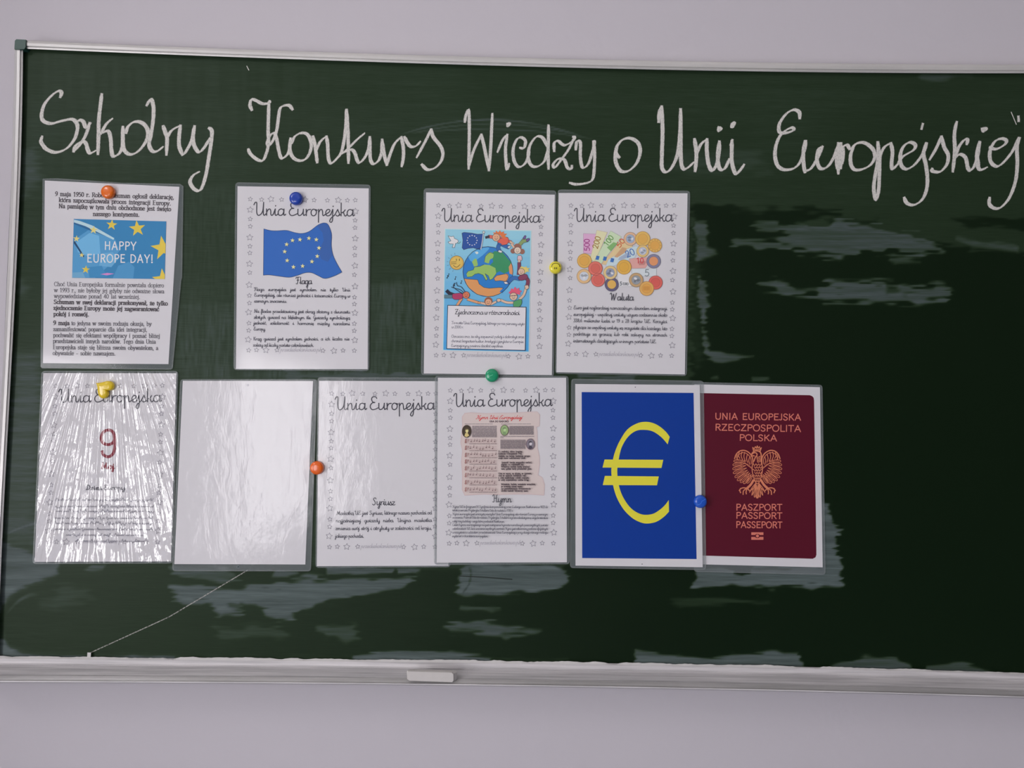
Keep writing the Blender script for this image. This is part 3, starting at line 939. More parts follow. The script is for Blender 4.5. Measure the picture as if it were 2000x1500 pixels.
b.inputs['Specular IOR Level'].default_value = 0.13
me.materials.append(m)

M_HARD = simple('board_core', (0.05, 0.06, 0.05), 0.7)
mb = MB()
box(mb, bx0, bx1, 0.001, FY, bz0 + EYE, bz1 + EYE, M_HARD)
mb.build('backing', board)

M_ALU = streaky('aluminium_rail', (0.64, 0.63, 0.61), (0.74, 0.725, 0.70), (6, 60, 60), 0.36, 0.25)
M_ALUV = streaky('aluminium_rail_upright', (0.62, 0.61, 0.60), (0.74, 0.73, 0.71), (60, 60, 6), 0.36, 0.25)


def lerp_line(L_, x, k):
    """piecewise-linear interpolation along axis k"""
    j = 1 - k
    for a, c in zip(L_[:-1], L_[1:]):
        if a[k] <= x <= c[k] or (a is L_[0] and x < a[k]) or (c is L_[-1] and x > c[k]):
            if (x <= c[k]) or c is L_[-1]:
                return a[j] + (c[j] - a[j]) * (x - a[k]) / (c[k] - a[k])


def smooth_line(L_, k, n=3):
    """least-squares cubic through the sighted points: a gently bowed rail"""
    a = np.array(L_, float)
    s = a[:, k].mean(); w = np.ptp(a[:, k]) or 1
    c = np.polyfit((a[:, k] - s) / w, a[:, 1 - k], n)
    return lambda v: float(np.polyval(c, (v - s) / w))


top_in = smooth_line([(46, 96), (250, 103.5), (500, 112.5), (600, 117), (1000, 131), (1400, 138.5), (1700, 141.5), (2000, 144)], 0)
top_out = smooth_line([(48, 78.5), (250, 88), (500, 98), (600, 100), (1000, 112), (1400, 121), (1700, 124.5), (2000, 126)], 0)
left_in = smooth_line([(46, 96), (45, 120), (36, 400), (33, 533), (27, 667), (18, 800), (11, 900), (4.5, 1067), (-4, 1290)], 1)
left_out = smooth_line([(29, 85), (26, 180), (19.5, 415), (14, 533), (9, 667), (2, 790), (-10, 1000), (-24, 1290)], 1)
bot_in = smooth_line([(0, 1283.5), (350, 1285), (700, 1289.5), (1000, 1294), (1300, 1297.5), (1590, 1302.5), (1800, 1308), (2000, 1315)], 0)
bot_lip = smooth_line([(0, 1333.5), (220, 1334), (650, 1337.5), (1000, 1340), (1300, 1347), (1590, 1352), (1780, 1357), (2000, 1364)], 0)
XE = 2075.0   # right end of the board, just outside the frame


def sweep(mb, stations, prof, mats):
    """stations: function list giving pixel at profile fraction f; prof: (f, t)"""
    rows = []
    for S in stations:
        rows.append([px(*S(f), t) for f, t in prof])
    for a, c in zip(rows[:-1], rows[1:]):
        for k in range(len(prof) - 1):
            mb.face([a[k], c[k], c[k + 1], a[k + 1]], mats[k] if isinstance(mats, list) else mats)
    for r in (rows[0], rows[-1]):
        mb.face(r, mats[0] if isinstance(mats, list) else mats)


RAIL = [(0.0, -0.018), (0.0, 0.006), (0.06, 0.0085), (0.3, 0.0095), (0.62, 0.0090), (0.70, 0.0070), (0.76, 0.0068), (0.80, 0.0078), (0.96, 0.0070), (1.0, 0.005), (1.0, -0.001)]
mb = MB()
xs_ = [48 + (XE - 48) * i / 40 for i in range(41)]
sweep(mb, [(lambda f, x=x: (x, top_out(x) + (top_in(x) - top_out(x)) * f)) for x in xs_], RAIL, M_ALU)
mb.build('frame_rail', board)
mb = MB()
ys_ = [95 + (1286 - 95) * i / 30 for i in range(31)]
sweep(mb, [(lambda f, y=y: (left_out(y) + (left_in(y) - left_out(y)) * f, y)) for y in ys_], RAIL, M_ALUV)
mb.build('frame_rail', board)
mb = MB()
sweep(mb, [(lambda f, y=y: (XE + 16 - 16 * f, y)) for y in (145, 500, 900, 1317)], RAIL, M_ALUV)
mb.build('frame_rail', board)
M_CAP = simple('green_plastic_cap', ink(34, 66, 58), 0.4)


def cap_poly(x0, y0, x1, y1, r=3):
    return [(x0 + r, y0), (x1, y0 + 1), (x1 - 1, y1 - 4), (x1 - 3, y1), (x0 - 1, y1), (x0, y0 + r)]


mb = MB(); mb.slab(cap_poly(29, 76.5, 50.5, 96), -0.018, 0.0115, M_CAP); mb.build('corner_cap', board)
mb = MB(); mb.slab(cap_poly(XE - 4, 125, XE + 17, 146), -0.018, 0.0115, M_CAP); mb.build('corner_cap', board)

# chalk tray along the bottom edge
M_TRAYD = streaky('tray_chalk_dust', (0.50, 0.49, 0.50), (0.74, 0.72, 0.73), (7, 220, 220), 0.6, 0.1, (0.3, 0.65))
M_TRAY = streaky('tray_aluminium', (0.34, 0.335, 0.33), (0.46, 0.45, 0.45), (5, 120, 120), 0.42, 0.35)
TRAY = [(0.0, -0.002), (0.0, 0.004), (0.05, 0.0065), (0.24, 0.008), (0.30, 0.010), (0.32, 0.009), (0.345, 0.0105), (0.5, 0.020), (0.68, 0.030),
        (0.72, 0.0335), (0.80, 0.0355), (0.91, 0.0375), (0.925, 0.0415), (0.965, 0.0420), (0.985, 0.0415), (1.0, 0.036), (0.99, -0.018)]
tm = [M_TRAYD] * 9 + [M_TRAY] * 3 + [M_TRAYD] * 2 + [M_TRAY] * 3
mb = MB()
xs_ = [-40 + (XE + 55) * i / 44 for i in range(45)]
sweep(mb, [(lambda f, x=x: (x, bot_in(x) + (bot_lip(x) - bot_in(x)) * f)) for x in xs_], TRAY, tm)
tray = mb.build('chalk_tray', board)

# ridge of loose chalk lying where tray and board meet
M_CHALK = streaky('chalk_line', (0.44, 0.455, 0.41), (0.76, 0.74, 0.69), (650, 650, 420), 0.95, 0.0, (0.27, 0.50))
M_SOFT = chalk_mat('chalk_smudge', 0.05, 0.5, 500)
M_LOOSE = simple('loose_chalk', (0.70, 0.69, 0.68), 0.95)
rnd = random.Random(4)
for x0, x1, hmax in ((-30, 335, 3.5), (335, 1200, 4.5), (1200, 1565, 4.0), (1590, 1830, 3.0), (1830, 2060, 1.5)):
    mb = MB()
    up, dn = [], []
    x = x0
    while x < x1:
        e = min(1, (x - x0) / 20, (x1 - x) / 20)
        up.append((x, bot_in(x) + 1.5 - e * hmax * (0.35 + 0.65 * vnoise(np.array(x / 22.0), np.array(3.0), 8)) - e * rnd.uniform(0, 1.0)))
        dn.append((x, bot_in(x) + 3.0))
        x += 6
    for i in range(len(up) - 1):
        q = [up[i], up[i + 1], dn[i + 1], dn[i]]
        mb.face([px(*q[0], 0.0045), px(*q[1], 0.0045), px(*q[2], 0.0075), px(*q[3], 0.0075)], M_LOOSE)
    mb.build('chalk_dust', tray)
mb = MB(); mb.stroke([(174, 1277), (173.5, 1285)], 7, 0.005, M_LOOSE); mb.build('chalk_crumb', tray)

# the chalk title, written stroke by stroke: (crop scale, crop origin, width px, strokes)
WORDS = [
 (4.0, (0, 40), 6.6, """470,600 480,565 455,552 400,590 345,660 325,740 340,785 400,805 480,785 560,772 597,800 605,850 580,930 520,1000 440,1030 370,1010 332,970 320,940 330,905
 |590,800 620,780 650,790 672,835 710,800|700,800 672,890 632,960 575,1025|575,1025 590,980 640,945 670,960 690,1020 710,1035 750,1015
 |795,575 785,660 772,780 770,900 765,1045|880,765 830,810 788,885|788,885 845,865 865,930 870,1010 885,1060 930,1040 955,985 960,900 960,830
 |985,880 1000,830 1050,792 1110,800 1152,850 1150,920 1110,990 1060,1035 1010,1045 970,1010 960,930 960,830
 |1145,665 1165,630 1185,620 1200,690 1195,790 1178,900 1165,970 1190,1020 1230,1020 1275,985|1275,825 1290,870 1305,920 1300,1050|1305,920 1340,860 1410,820|1410,820 1400,900 1400,980 1425,1050|1425,1050 1455,1020 1500,930 1520,825
 |1520,825 1508,900 1515,970 1550,1025 1590,1000 1640,920|1632,840 1655,865 1650,950 1630,1080 1610,1200 1580,1300 1550,1330 1510,1310 1485,1260 1510,1210 1560,1180"""),
 (4.0, (440, 150), 5.8, """208,260 193,220 205,178 240,185 290,210 340,205 348,188|340,200 338,300 335,420 338,520 320,600 290,655 240,640 195,600 180,565
 |525,255 500,225 460,225 430,245 418,300 405,400 385,470 350,530 328,520 345,465 380,440 400,480 415,560 430,620 450,635 490,600 505,540 510,480
 |510,480 505,570 530,630 580,655 630,640 665,580 670,510 640,450 590,440 540,470 520,520|685,465 700,530 710,600 718,670|705,590 740,510 790,465|790,465 800,530 805,630 825,675 870,640 910,580 935,450 945,330 945,260
 |948,255 957,400 962,560 962,675|1090,440 1030,490 960,560 910,602|920,595 980,570 1010,590 1030,650 1050,670 1090,630 1120,560 1130,470
 |1130,470 1130,580 1135,650 1160,680 1200,650 1222,580 1225,490|1225,490 1240,600 1262,690|1262,690 1290,600 1325,520 1375,470|1375,470 1392,560 1390,640 1378,700|1400,470 1420,510 1450,545 1490,540 1525,505
 |1608,410 1570,490 1495,630|1608,410 1625,470 1680,540 1700,600 1685,660 1640,710 1580,725 1535,685"""),
 (3.333, (880, 180), 5.4, """92,195 100,150 118,122 122,250 120,400 118,500|118,490 150,380 200,275|200,275 220,360 250,510|250,510 262,350 272,140
 |305,390 340,310 370,275|370,275 358,360 360,440 368,500 382,465|366,205 384,205 375,220 372,208|450,362 478,362 487,318 460,295 430,310 408,370 412,440 440,485 480,470 505,420 512,375
 |627,350 600,298 560,290 520,340 505,410 520,470 560,485 610,450 634,370|638,215 637,300 635,400 638,500
 |675,385 675,332 700,318 740,345 790,322 808,296 795,290|800,305 770,370 720,440 680,490 668,470 700,435 740,440 760,490 785,500 790,478|815,375 822,322 845,330 845,420 860,490 900,460 935,340 932,318
 |930,320 938,400 935,500 925,565 890,590 820,600 775,590"""),
 (3.333, (880, 180), 6.2, "1098,425 1077,395 1085,350 1120,310 1170,300 1220,330 1234,390 1212,460 1162,510 1112,515 1080,470 1072,410 1085,355"),
 (3.333, (880, 180), 6.6, """1355,195 1360,130 1375,92|1375,92 1380,250 1376,400 1376,490 1402,520 1440,490 1478,400 1495,250 1497,110|1498,110 1498,300 1500,440 1512,495 1540,495 1585,455
 |1588,305 1598,370 1600,430 1592,515|1598,410 1630,340 1670,305|1670,305 1668,380 1680,470 1705,510 1735,460 1748,380 1750,320|1750,320 1740,400 1745,480 1765,505 1790,490 1815,435|1742,230 1758,240 1748,250 1745,235
 |1822,345 1835,310|1832,315 1830,380 1832,460 1855,530 1885,508 1912,470|1828,205 1846,200 1834,228 1832,208"""),
 (3.846, (1480, 100), 6.4, """315,505 312,460 272,440 215,470 165,540 160,600 190,615 240,607 270,590 255,575 210,595 165,640 137,710 130,790 150,860 200,890 270,880 320,830 350,740 362,672
 |355,675 342,760 345,850 355,910|355,900 400,880 450,800 488,715|488,715 455,740 445,820 470,880 520,870 570,800 610,690
 |605,690 605,800 605,920|625,690 625,800 622,880|640,720 640,780 635,840|590,740 592,800 596,880|630,720 670,705 690,735
 |700,740 740,695 800,688 860,730 880,790 850,850 790,885 730,890 700,850 698,780 720,720|902,682 906,760 897,850 878,960 872,1040 888,1112 908,1040 914,900 918,790 952,720 1000,690|1000,690 1012,760 1005,840 1012,885 1050,850
 |1050,850 1090,792 1170,742 1182,702 1140,685 1092,720 1070,790 1080,860 1120,885 1180,850 1240,770 1270,690|1265,690 1245,770 1262,850 1275,960 1265,1050 1230,1120 1170,1155 1120,1140 1100,1100|1240,545 1230,585
 |1380,640 1340,730 1290,815|1380,640 1400,720 1430,780 1420,850 1370,905 1312,900 1312,882|1495,530 1477,620 1480,750 1465,905|1570,700 1575,665 1550,668 1510,720 1483,800|1483,800 1520,775 1560,800 1580,880 1605,890 1640,830 1670,680
 |1665,680 1645,780 1655,870 1680,890 1725,870|1655,720 1650,800 1660,860|1680,582 1715,582 1700,600 1688,590|1742,722 1790,735 1850,705 1868,672 1830,657 1780,680 1745,750 1750,830 1800,865 1860,820 1920,740 1960,650
 |1968,650 1947,720 1950,850 1935,980 1890,1100 1830,1170 1780,1180 1740,1150 1742,1100|1958,490 1960,525"""),
]
for sc_, (ox, oy), w0, data in WORDS:
    mb = MB()
    mb.lift = 1.2e-5
    r_ = random.Random(len(data))
    for hard, pts in parse(data.replace('\n', ' ')):
        P = catmull([(ox + a / sc_, oy + c / sc_) for a, c in pts], 7)
        ww, s = [], r_.uniform(0, 50)
        for i, p in enumerate(P):
            q = P[min(i + 1, len(P) - 1)] if i < len(P) - 1 else P[i]
            o_ = P[i - 1] if i else P[i]
            dx, dy = q[0] - o_[0], q[1] - o_[1]
            l = math.hypot(dx, dy) or 1
            ang = abs(dx * 0.50 + dy * 0.86) / l      # flat edge of the chalk stick
            s += l
            ww.append(w0 * (0.40 + 0.74 * ang) * (0.93 + 0.14 * float(vnoise(np.array(s / 9.0), np.array(1.0), 6))))
        for e in range(min(4, len(ww) // 2)):
            ww[e] *= 0.62 + 0.12 * e
            ww[-1 - e] *= 0.62 + 0.12 * e
        mb.stroke(P, [v + 1.5 for v in ww], 0.0003, M_SOFT)
        mb.stroke(P, ww, 0.0005, M_CHALK)
    mb.build('chalk_word', board)
# thin scratches
mb = MB(); mb.stroke([(483, 1114), (330, 1205), (240, 1246), (172, 1277)], 1.8, 0.0003, chalk_mat('chalk_scratch', 0.15, 0.55, 300)); mb.build('chalk_scratch', board)
mb = MB(); mb.stroke([(482, 129), (486, 137)], 1.6, 0.0003, M_CHALK); mb.build('chalk_scratch', board)
mb = MB(); mb.stroke([(1975, 219), (1985, 243)], 1.6, 0.0003, M_CHALK); mb.build('chalk_scratch', board)
mb = MB(); mb.stroke([(897, 1125), (940, 1127), (1000, 1131.5)], 1.8, 0.0003, simple('dark_scratch', (0.004, 0.012, 0.006), 0.6)); mb.build('dark_scratch', board)

# stick of chalk in the tray
M_STICK = wall_mat('chalk_stick', (0.68, 0.655, 0.63), 0.0012)
ck = MB()
F = [(797, 1311.5), (882, 1314), (885.5, 1317), (885.5, 1329), (883, 1332.5), (800, 1329.5), (796, 1327), (795.5, 1314)]
Fr = [px(*p, 0.0440) for p in F]
Bk = [(p[0] + 0.004, -0.0345, p[2] + 0.0005) for p in Fr]
cx_ = sum(p[0] for p in Fr) / 8
cz_ = sum(p[2] for p in Fr) / 8
Md = [((p[0] - cx_) * 1.03 + cx_, p[1] + 0.0025, (p[2] - cz_) * 1.10 + cz_) for p in Fr]
Mb_ = [((p[0] - cx_) * 1.03 + cx_, p[1] - 0.002, (p[2] - cz_) * 1.10 + cz_) for p in Bk]
ck.face(Fr, M_STICK)
for A_, B_ in ((Fr, Md), (Md, Mb_), (Mb_, Bk)):
    for i in range(8):
        j = (i + 1) % 8
        ck.face([A_[i], A_[j], B_[j], B_[i]], M_STICK)
ck.face(Bk[::-1], M_STICK)
stick = ck.build('chalk_stick')
stick['label'] = 'short white block of chalk lying in the chalk tray'
stick['category'] = 'chalk'


# ------------------------------------------------------------------ laminated sheets
GROUP = 'laminated sheets on the chalkboard'
PAPER = (0.79, 0.78, 0.80)
DK = ink(62, 62, 70)
GR = ink(136, 134, 142)


def round_quad(Q, r, n=4):
    out = []
    for i in range(4):
        p, a, c = Q[i], Q[i - 1], Q[(i + 1) % 4]
        rr = r[i] if isinstance(r, (list, tuple)) else r
        if rr <= 0:
            out.append(p); continue
        la, lc = math.hypot(a[0] - p[0], a[1] - p[1]), math.hypot(c[0] - p[0], c[1] - p[1])
        s = (p[0] + (a[0] - p[0]) * rr / la, p[1] + (a[1] - p[1]) * rr / la)
        e = (p[0] + (c[0] - p[0]) * rr / lc, p[1] + (c[1] - p[1]) * rr / lc)
        for k in range(n + 1):
            u = k / n
            out.append(tuple((1 - u) ** 2 * s[j] + 2 * u * (1 - u) * p[j] + u * u * e[j] for j in range(2)))
    return out


class Sheet:
    def __init__(self, label, paper, film, t, style, rp=0, rf=6, scale=1.0, org=(0, 0)):
        """paper, film: four corners in photo pixels (TL TR BR BL); scale/org: crop used for the print coordinates"""
        self.t, self.style, self.sc, self.org = t, style, scale, org
        self.layer = 0.0
        cx, cy = sum(p[0] for p in paper) / 4, sum(p[1] for p in paper) / 4
        self.root = thing('laminated_sheet', px(cx, cy, t), label, 'poster', GROUP)
        mb = MB()
        o = round_quad(film, rf) if len(film) == 4 else film
        mb.poly(o, t + 0.0002, film_mat(style))
        e = edge_mat()
        for i in range(len(o)):
            p, q = o[i], o[(i + 1) % len(o)]
            a, c = px(*p, t + 0.0002), px(*q, t + 0.0002)
            mb.face([a, c, (c[0], c[1] + 0.0002, c[2]), (a[0], a[1] + 0.0002, a[2])], e)
        mb.stroke(o + [o[0]], 2.2, t + 0.00025, e, cap=False)
        mb.build('laminate_film', self.root)
        mb = MB()
        mb.slab(round_quad(paper, rp) if rp else paper, t + 0.0002, t + 0.0004, self.m(PAPER), simple('paper_edge', (0.7, 0.7, 0.7), 0.8))
        self.paper = mb.build('paper', self.root)
        self.H = None

    def m(self, col):
        return laminated(col, self.style)

    def z(self, k=0, step=5e-6):
        """every print layer lies a few microns above the one before"""
        self.layer += step
        return self.t + 0.0005 + self.layer

    def p(self, x, y):
        q = (self.org[0] + x / self.sc, self.org[1] + y / self.sc)
        return self.H(*q) if self.H else q

    def P(self, L_):
        return [self.p(*q) for q in L_]

    def done(self, mb, name):
        return mb.build(name, self.paper)

    # ---- drawing on the sheet in crop coordinates
    def fill(self, mb, L_, col, k=0, sm=False, clip=None):
        P = self.P(L_)
        if sm:
            P = catmull(P + [P[0]], 5)[:-1]
        if clip:
            P = clip_poly(P, self.P(clip))
        mb.poly(P, self.z(k), self.m(col))

    def line(self, mb, L_, w, col, k=1, sm=True, close=False):
        P = self.P(L_)
        if close:
            P = P + [P[0]]
        mb.stroke(catmull(P, 5) if sm else P, w, self.z(k), self.m(col))

    def disc(self, mb, x, y, r, col, k=0, ry=None):
        ry = ry or r
        mb.poly(self.P([(x + r * math.cos(math.pi * i / 14), y + ry * math.sin(math.pi * i / 14)) for i in range(28)]), self.z(k), self.m(col))

    def ring(self, mb, x, y, r, w, col, k=1, ry=None):
        ry = ry or r
        mb.stroke(self.P([(x + r * math.cos(math.pi * i / 14), y + ry * math.sin(math.pi * i / 14)) for i in range(29)]), w, self.z(k), self.m(col), cap=False)

    def text(self, mb, s, A, B, size, w, col, k=1, **kw):
        text(mb, s, self.p(*A), self.p(*B), size / self.sc, w, self.z(k, 2.2e-5), self.m(col), **kw)


T_SC, T_ORG = 3.845, (810, 355)
T_PAPER = [(832.1, 375.8), (1083.6, 380.2), (1077.9, 732.6), (827.7, 729.5)]
T_STARS = """178,177,s 261,181,s 330,177,b 408,181,s 499,183,s 579,181,b 647,185,s 745,187,s 825,185,b 893,187,s 951,186,s
 177,257,b 177,326,s 177,381,s 173,464,b 174,530,s 173,580,s 170,661,b 172,727,s 167,818,b 168,897,s 168,953,s 162,1021,b 164,1102,s 162,1156,s 158,1224,b
 161,1303,s 218,1301,s 287,1303,b 367,1303,s 703,1311,s 783,1313,b 850,1311,s 933,1313,s
 952,270,b 948,338,s 947,394,s 948,474,b 944,545,s 943,600,s 944,679,b 939,747,s 943,834,b 938,915,s 937,966,s 940,1032,b 935,1112,s 934,1165,s 937,1235,b"""


def template(S, paper, header_drop=0.0, hdr_w=1.85):
    """star border, heading and site address shared by six of the sheets"""
    sc, org = S.sc, S.org
    S.sc, S.org, S.H = T_SC, T_ORG, homog(T_PAPER, paper)
    mb = MB()
    for q in T_STARS.split():
        x, y, b_ = q.split(',')
        r = 24 if b_ == 'b' else 17
        rot = 0.15 * math.sin(float(x) * 3 + float(y))
        S.line(mb, star(float(x), float(y), r, 0.5, rot), 1.0, GR, 0, sm=False, close=True)
    S.done(mb, 'star_border')
    mb = MB()
    S.text(mb, 'Unia Europejska', (203, 298 + header_drop), (942, 306 + header_drop), 49, hdr_w, DK, 1)
    S.done(mb, 'heading')
    mb = MB()
    S.text(mb, 'przedszkolankowo.pl', (388, 1313), (684, 1316), 16, 0.85, ink(168, 166, 172), 0, slant=0.25)
    S.done(mb, 'site_address')
    S.sc, S.org, S.H = sc, org, None


def film_of(paper, l=5, t=7, r=5, b=5):
    (a, b1), (c, d), (e, f), (g, h) = paper
    return [(a - l, b1 - t), (c + r, d - t), (e + r, f + b), (g - l, h + b)]


def body(S, mb, lines, xh, w, col=None, xs=None):
    for s, A, B in lines:
        S.text(mb, s, A, B, xh, w, col or ink(72, 72, 82), 1, xs=(xs or xh * 1.12) / S.sc, space=0.6)


# --- sheet 1: declaration text with the HAPPY EUROPE DAY! picture
S = Sheet('laminated sheet with serif text and blue picture reading HAPPY EUROPE DAY!',
          [(87.5, 352.6), (350.3, 364.9), (329, 711.2), (84, 709.3)],
          [(84, 350), (110, 349), (240, 358), (352, 360), (357.5, 364), (354.8, 543), (353.3, 546), (336.5, 719), (333, 721), (82, 718.5), (80, 716), (82, 560)],
          0.0022, 'flat', scale=3.748, org=(60, 335))
SER = dict(font=ROMAN, serif=True, contrast=0.38)
mb = MB()
for s, A, B in (('9 maja 1950 r. Robert Schuman ogłosił deklarację,', (178, 178), (1048, 203)),
                ('która zapoczątkowała proces integracji Europy.', (205, 222), (1025, 248)),
                ('Na pamiątkę w tym dniu obchodzone jest święto', (205, 267), (1027, 290)),
                ('naszego kontynentu.', (455, 325), (795, 330))):
    S.text(mb, s, A, B, 31, 1.75, ink(78, 74, 78), 0, **SER)
S.done(mb, 'heading')
mb = MB()
for s, A, B, bold in (('Choć Unia Europejska formalnie powstała dopiero', (170, 838), (975, 848), 0),
                      ('w 1993 r., nie byłoby jej gdyby nie odważne słowa', (170, 882), (977, 892), 0),
                      ('wypowiedziane ponad 40 lat wcześniej.', (170, 925), (800, 932), 0),
                      ('Schuman w swej deklaracji przekonywał, że tylko', (168, 968), (1003, 980), 1),
                      ('zjednoczenie Europy może jej zagwarantować', (166, 1012), (940, 1022), 1),
                      ('pokój i rozwój.', (166, 1057), (425, 1060), 1),
                      ('9 maja', (164, 1122), (283, 1124), 1),
                      ('to jedyna w swoim rodzaju okazja, by', (296, 1124), (883, 1130), 0),
                      ('zamanifestować poparcie dla idei integracji,', (164, 1168), (852, 1172), 0),
                      ('pochwalić się efektami współpracy i poznać bliżej', (164, 1212), (945, 1218), 0),
                      ('przedstawicieli innych narodów. Tego dnia Unia', (162, 1255), (915, 1260), 0),
                      ('Europejska staje się bliższa swoim obywatelom, a', (162, 1300), (932, 1306), 0),
                      ('obywatele - sobie nawzajem.', (160, 1343), (620, 1347), 0)):
    S.text(mb, s, A, B, 30, 1.75 if bold else 1.15, ink(74, 70, 74) if bold else ink(88, 86, 92), 0, **SER)
S.done(mb, 'printed_text')
mb = MB()
Q = [(315, 347), (992, 365), (980, 787), (303, 778)]
S.fill(mb, Q, ink(52, 122, 168))
for L_, c in (([(318, 500), (420, 430), (520, 440), (620, 500), (650, 580), (560, 700), (470, 778), (303, 776)], (78, 144, 188)),
              ([(330, 520), (430, 450), (500, 470), (510, 600), (420, 620), (345, 590)], (104, 168, 206)),
              ([(520, 600), (600, 590), (640, 640), (590, 700), (500, 690)], (98, 160, 198)),
              ([(420, 700), (520, 690), (560, 770), (430, 776)], (60, 130, 176)),
              ([(640, 690), (720, 660), (760, 700), (750, 785), (600, 782)], (72, 138, 182)),
              ([(306, 740), (380, 735), (400, 778), (303, 777)], (104, 158, 190))):
    S.fill(mb, L_, ink(*c), 1, clip=Q)
S.fill(mb, [(316, 352), (360, 362), (450, 395), (612, 488), (606, 500), (500, 450), (400, 400), (316, 372)], ink(172, 200, 218), 2, clip=Q)
S.fill(mb, [(316, 372), (400, 400), (560, 478), (520, 462), (420, 425), (316, 384)], ink(40, 96, 140), 2, clip=Q)
S.fill(mb, [(316, 505), (330, 520), (392, 620), (384, 628), (340, 560), (316, 525)], ink(34, 66, 100), 2, clip=Q)
S.fill(mb, [(510, 752), (560, 742), (612, 748), (560, 760)], ink(196, 130, 186), 2, clip=Q)
for x, y, r, rot in ((593, 390, 42, 0.1), (780, 417, 62, -0.1), (968, 560, 92, -0.15), (968, 790, 82, -0.1), (403, 718, 31, 0.1)):
    S.fill(mb, star(x, y, r, 0.4, rot), ink(232, 184, 72), 3, clip=Q)
for x, y, r in ((460, 428, 32), (335, 492, 26), (373, 612, 20)):
    S.fill(mb, star(x, y, r, 0.4, 0.1), ink(214, 196, 120), 3, clip=Q)
S.text(mb, 'HAPPY', (538, 571), (778, 574), 58, 2.1, ink(222, 228, 232), 4, font=ROMAN, track=0.08)
S.text(mb, 'EUROPE DAY!', (410, 663), (902, 668), 58, 2.1, ink(222, 228, 232), 4, font=ROMAN, track=0.08)
S.done(mb, 'picture')

# --- sheet 2: the flag
PQ = [(463.9, 363.7), (720.2, 367.9), (718.1, 721.1), (460.8, 720.6)]
S = Sheet('laminated sheet with waving blue flag of yellow stars, captioned Flaga', PQ, [(460.5, 357), (723, 361.5), (720, 723.5), (457, 721.8)], 0.0022, 'flat', scale=3.847, org=(440, 345))
template(S, PQ)
mb = MB()
FL = ([(290, 393), (340, 405), (390, 407), (460, 404), (520, 420), (575, 427), (630, 412), (690, 368), (720, 353), (745, 348), (770, 358), (788, 395), (799, 440), (797, 520), (810, 590), (840, 655), (876, 717)],
      [(876, 717), (820, 745), (750, 765), (700, 745), (650, 722), (600, 722), (540, 742), (480, 756), (400, 747), (330, 738), (286, 740)])
FLo = catmull(FL[0], 4) + catmull(FL[1], 4)[1:]
S.fill(mb, FLo, ink(48, 98, 172))
S.fill(mb, [(690, 372), (720, 355), (745, 350), (770, 360), (788, 397), (797, 440), (796, 520), (808, 590), (770, 640), (720, 620), (700, 560), (740, 480), (730, 420)], ink(54, 92, 156), 1, sm=False)
S.line(mb, FLo, 0.9, ink(36, 62, 104), 2, sm=False, close=True)
for x, y in ((505, 479), (561, 473), (628, 463), (684, 473), (704, 536), (691, 598), (651, 638), (581, 672), (512, 679), (465, 630), (446, 563), (461, 509)):
    S.fill(mb, star(x + 2, y + 2, 19, 0.42, 0.15), ink(48, 70, 84), 2)
    S.fill(mb, star(x, y, 18, 0.42, 0.1), ink(220, 222, 150), 3)
S.done(mb, 'picture')
mb = MB(); S.text(mb, 'Flaga', (530, 806), (650, 807), 26, 1.25, DK); S.done(mb, 'caption')
mb = MB()
body(S, mb, [('Flaga europejska jest symbolem nie tylko Unii', (216, 858), (938, 862)),
             ('Europejskiej, ale również jedności i tożsamości Europy w', (216, 900), (938, 908)),
             ('szerszym znaczeniu.', (216, 945), (462, 947)),
             ('Na fladze przedstawiony jest okrąg złożony z dwunastu', (216, 1022), (938, 1027)),
             ('złotych gwiazd na błękitnym tle. Gwiazdy symbolizują', (214, 1067), (936, 1072)),
             ('jedność, solidarność i harmonię między narodami', (212, 1110), (935, 1116)),
             ('Europy.', (212, 1155), (303, 1156)),
             ('Krąg gwiazd jest symbolem jedności, a ich liczba nie', (210, 1230), (932, 1230)),
             ('zależy od liczby państw członkowskich.', (208, 1276), (665, 1278))], 13, 0.78)
S.done(mb, 'printed_text')

# --- sheet 3: children round the globe
S = Sheet('laminated sheet with cartoon children around a globe, titled Zjednoczona w różnorodności', T_PAPER, [(828.5, 368.5), (1086, 373), (1081, 735), (823, 731.5)], 0.0022, 'flat', scale=T_SC, org=T_ORG)
template(S, T_PAPER)
mb = MB()
OUT = ink(44, 46, 60)
S.fill(mb, [(226, 352), (877, 366), (860, 1280), (210, 1267)], ink(176, 206, 228))
for i in range(14):
    y0, y1 = 360 + i * 65, 360 + (i + 1) * 65
    u = i / 13.0
    S.fill(mb, [(231 - (y0 - 360) * .018, y0 - 3), (871 - (y0 - 360) * .018, y0 + 10), (871 - (y1 - 360) * .018, y1 + 10), (231 - (y1 - 360) * .018, y1 - 3)],
           ink(136 - 62 * u, 190 - 38 * u, 222 - 18 * u), 1, clip=[(231, 357), (871, 371), (855, 1275), (215, 1262)])
S.disc(mb, 550, 675, 188, ink(44, 118, 186), 2)
S.fill(mb, [(400, 560), (450, 520), (520, 495), (560, 500), (500, 560), (430, 600)], ink(84, 160, 212), 3, sm=True)
GC = [(550 + 188 * math.cos(math.pi * i / 20), 675 + 188 * math.sin(math.pi * i / 20)) for i in range(40)]
S.fill(mb, [(572, 545), (600, 520), (660, 530), (720, 600), (745, 650), (700, 676), (672, 690), (640, 672), (600, 690), (560, 672), (552, 640), (590, 600)], ink(56, 136, 92), 3, clip=GC)
S.fill(mb, [(388, 690), (400, 672), (440, 662), (448, 640), (490, 635), (520, 622), (560, 625), (606, 648), (612, 690), (585, 728), (565, 738), (552, 705), (528, 690), (548, 730), (535, 742), (512, 700), (480, 688), (452, 694), (430, 712), (395, 716)], ink(142, 180, 96), 4, sm=False)
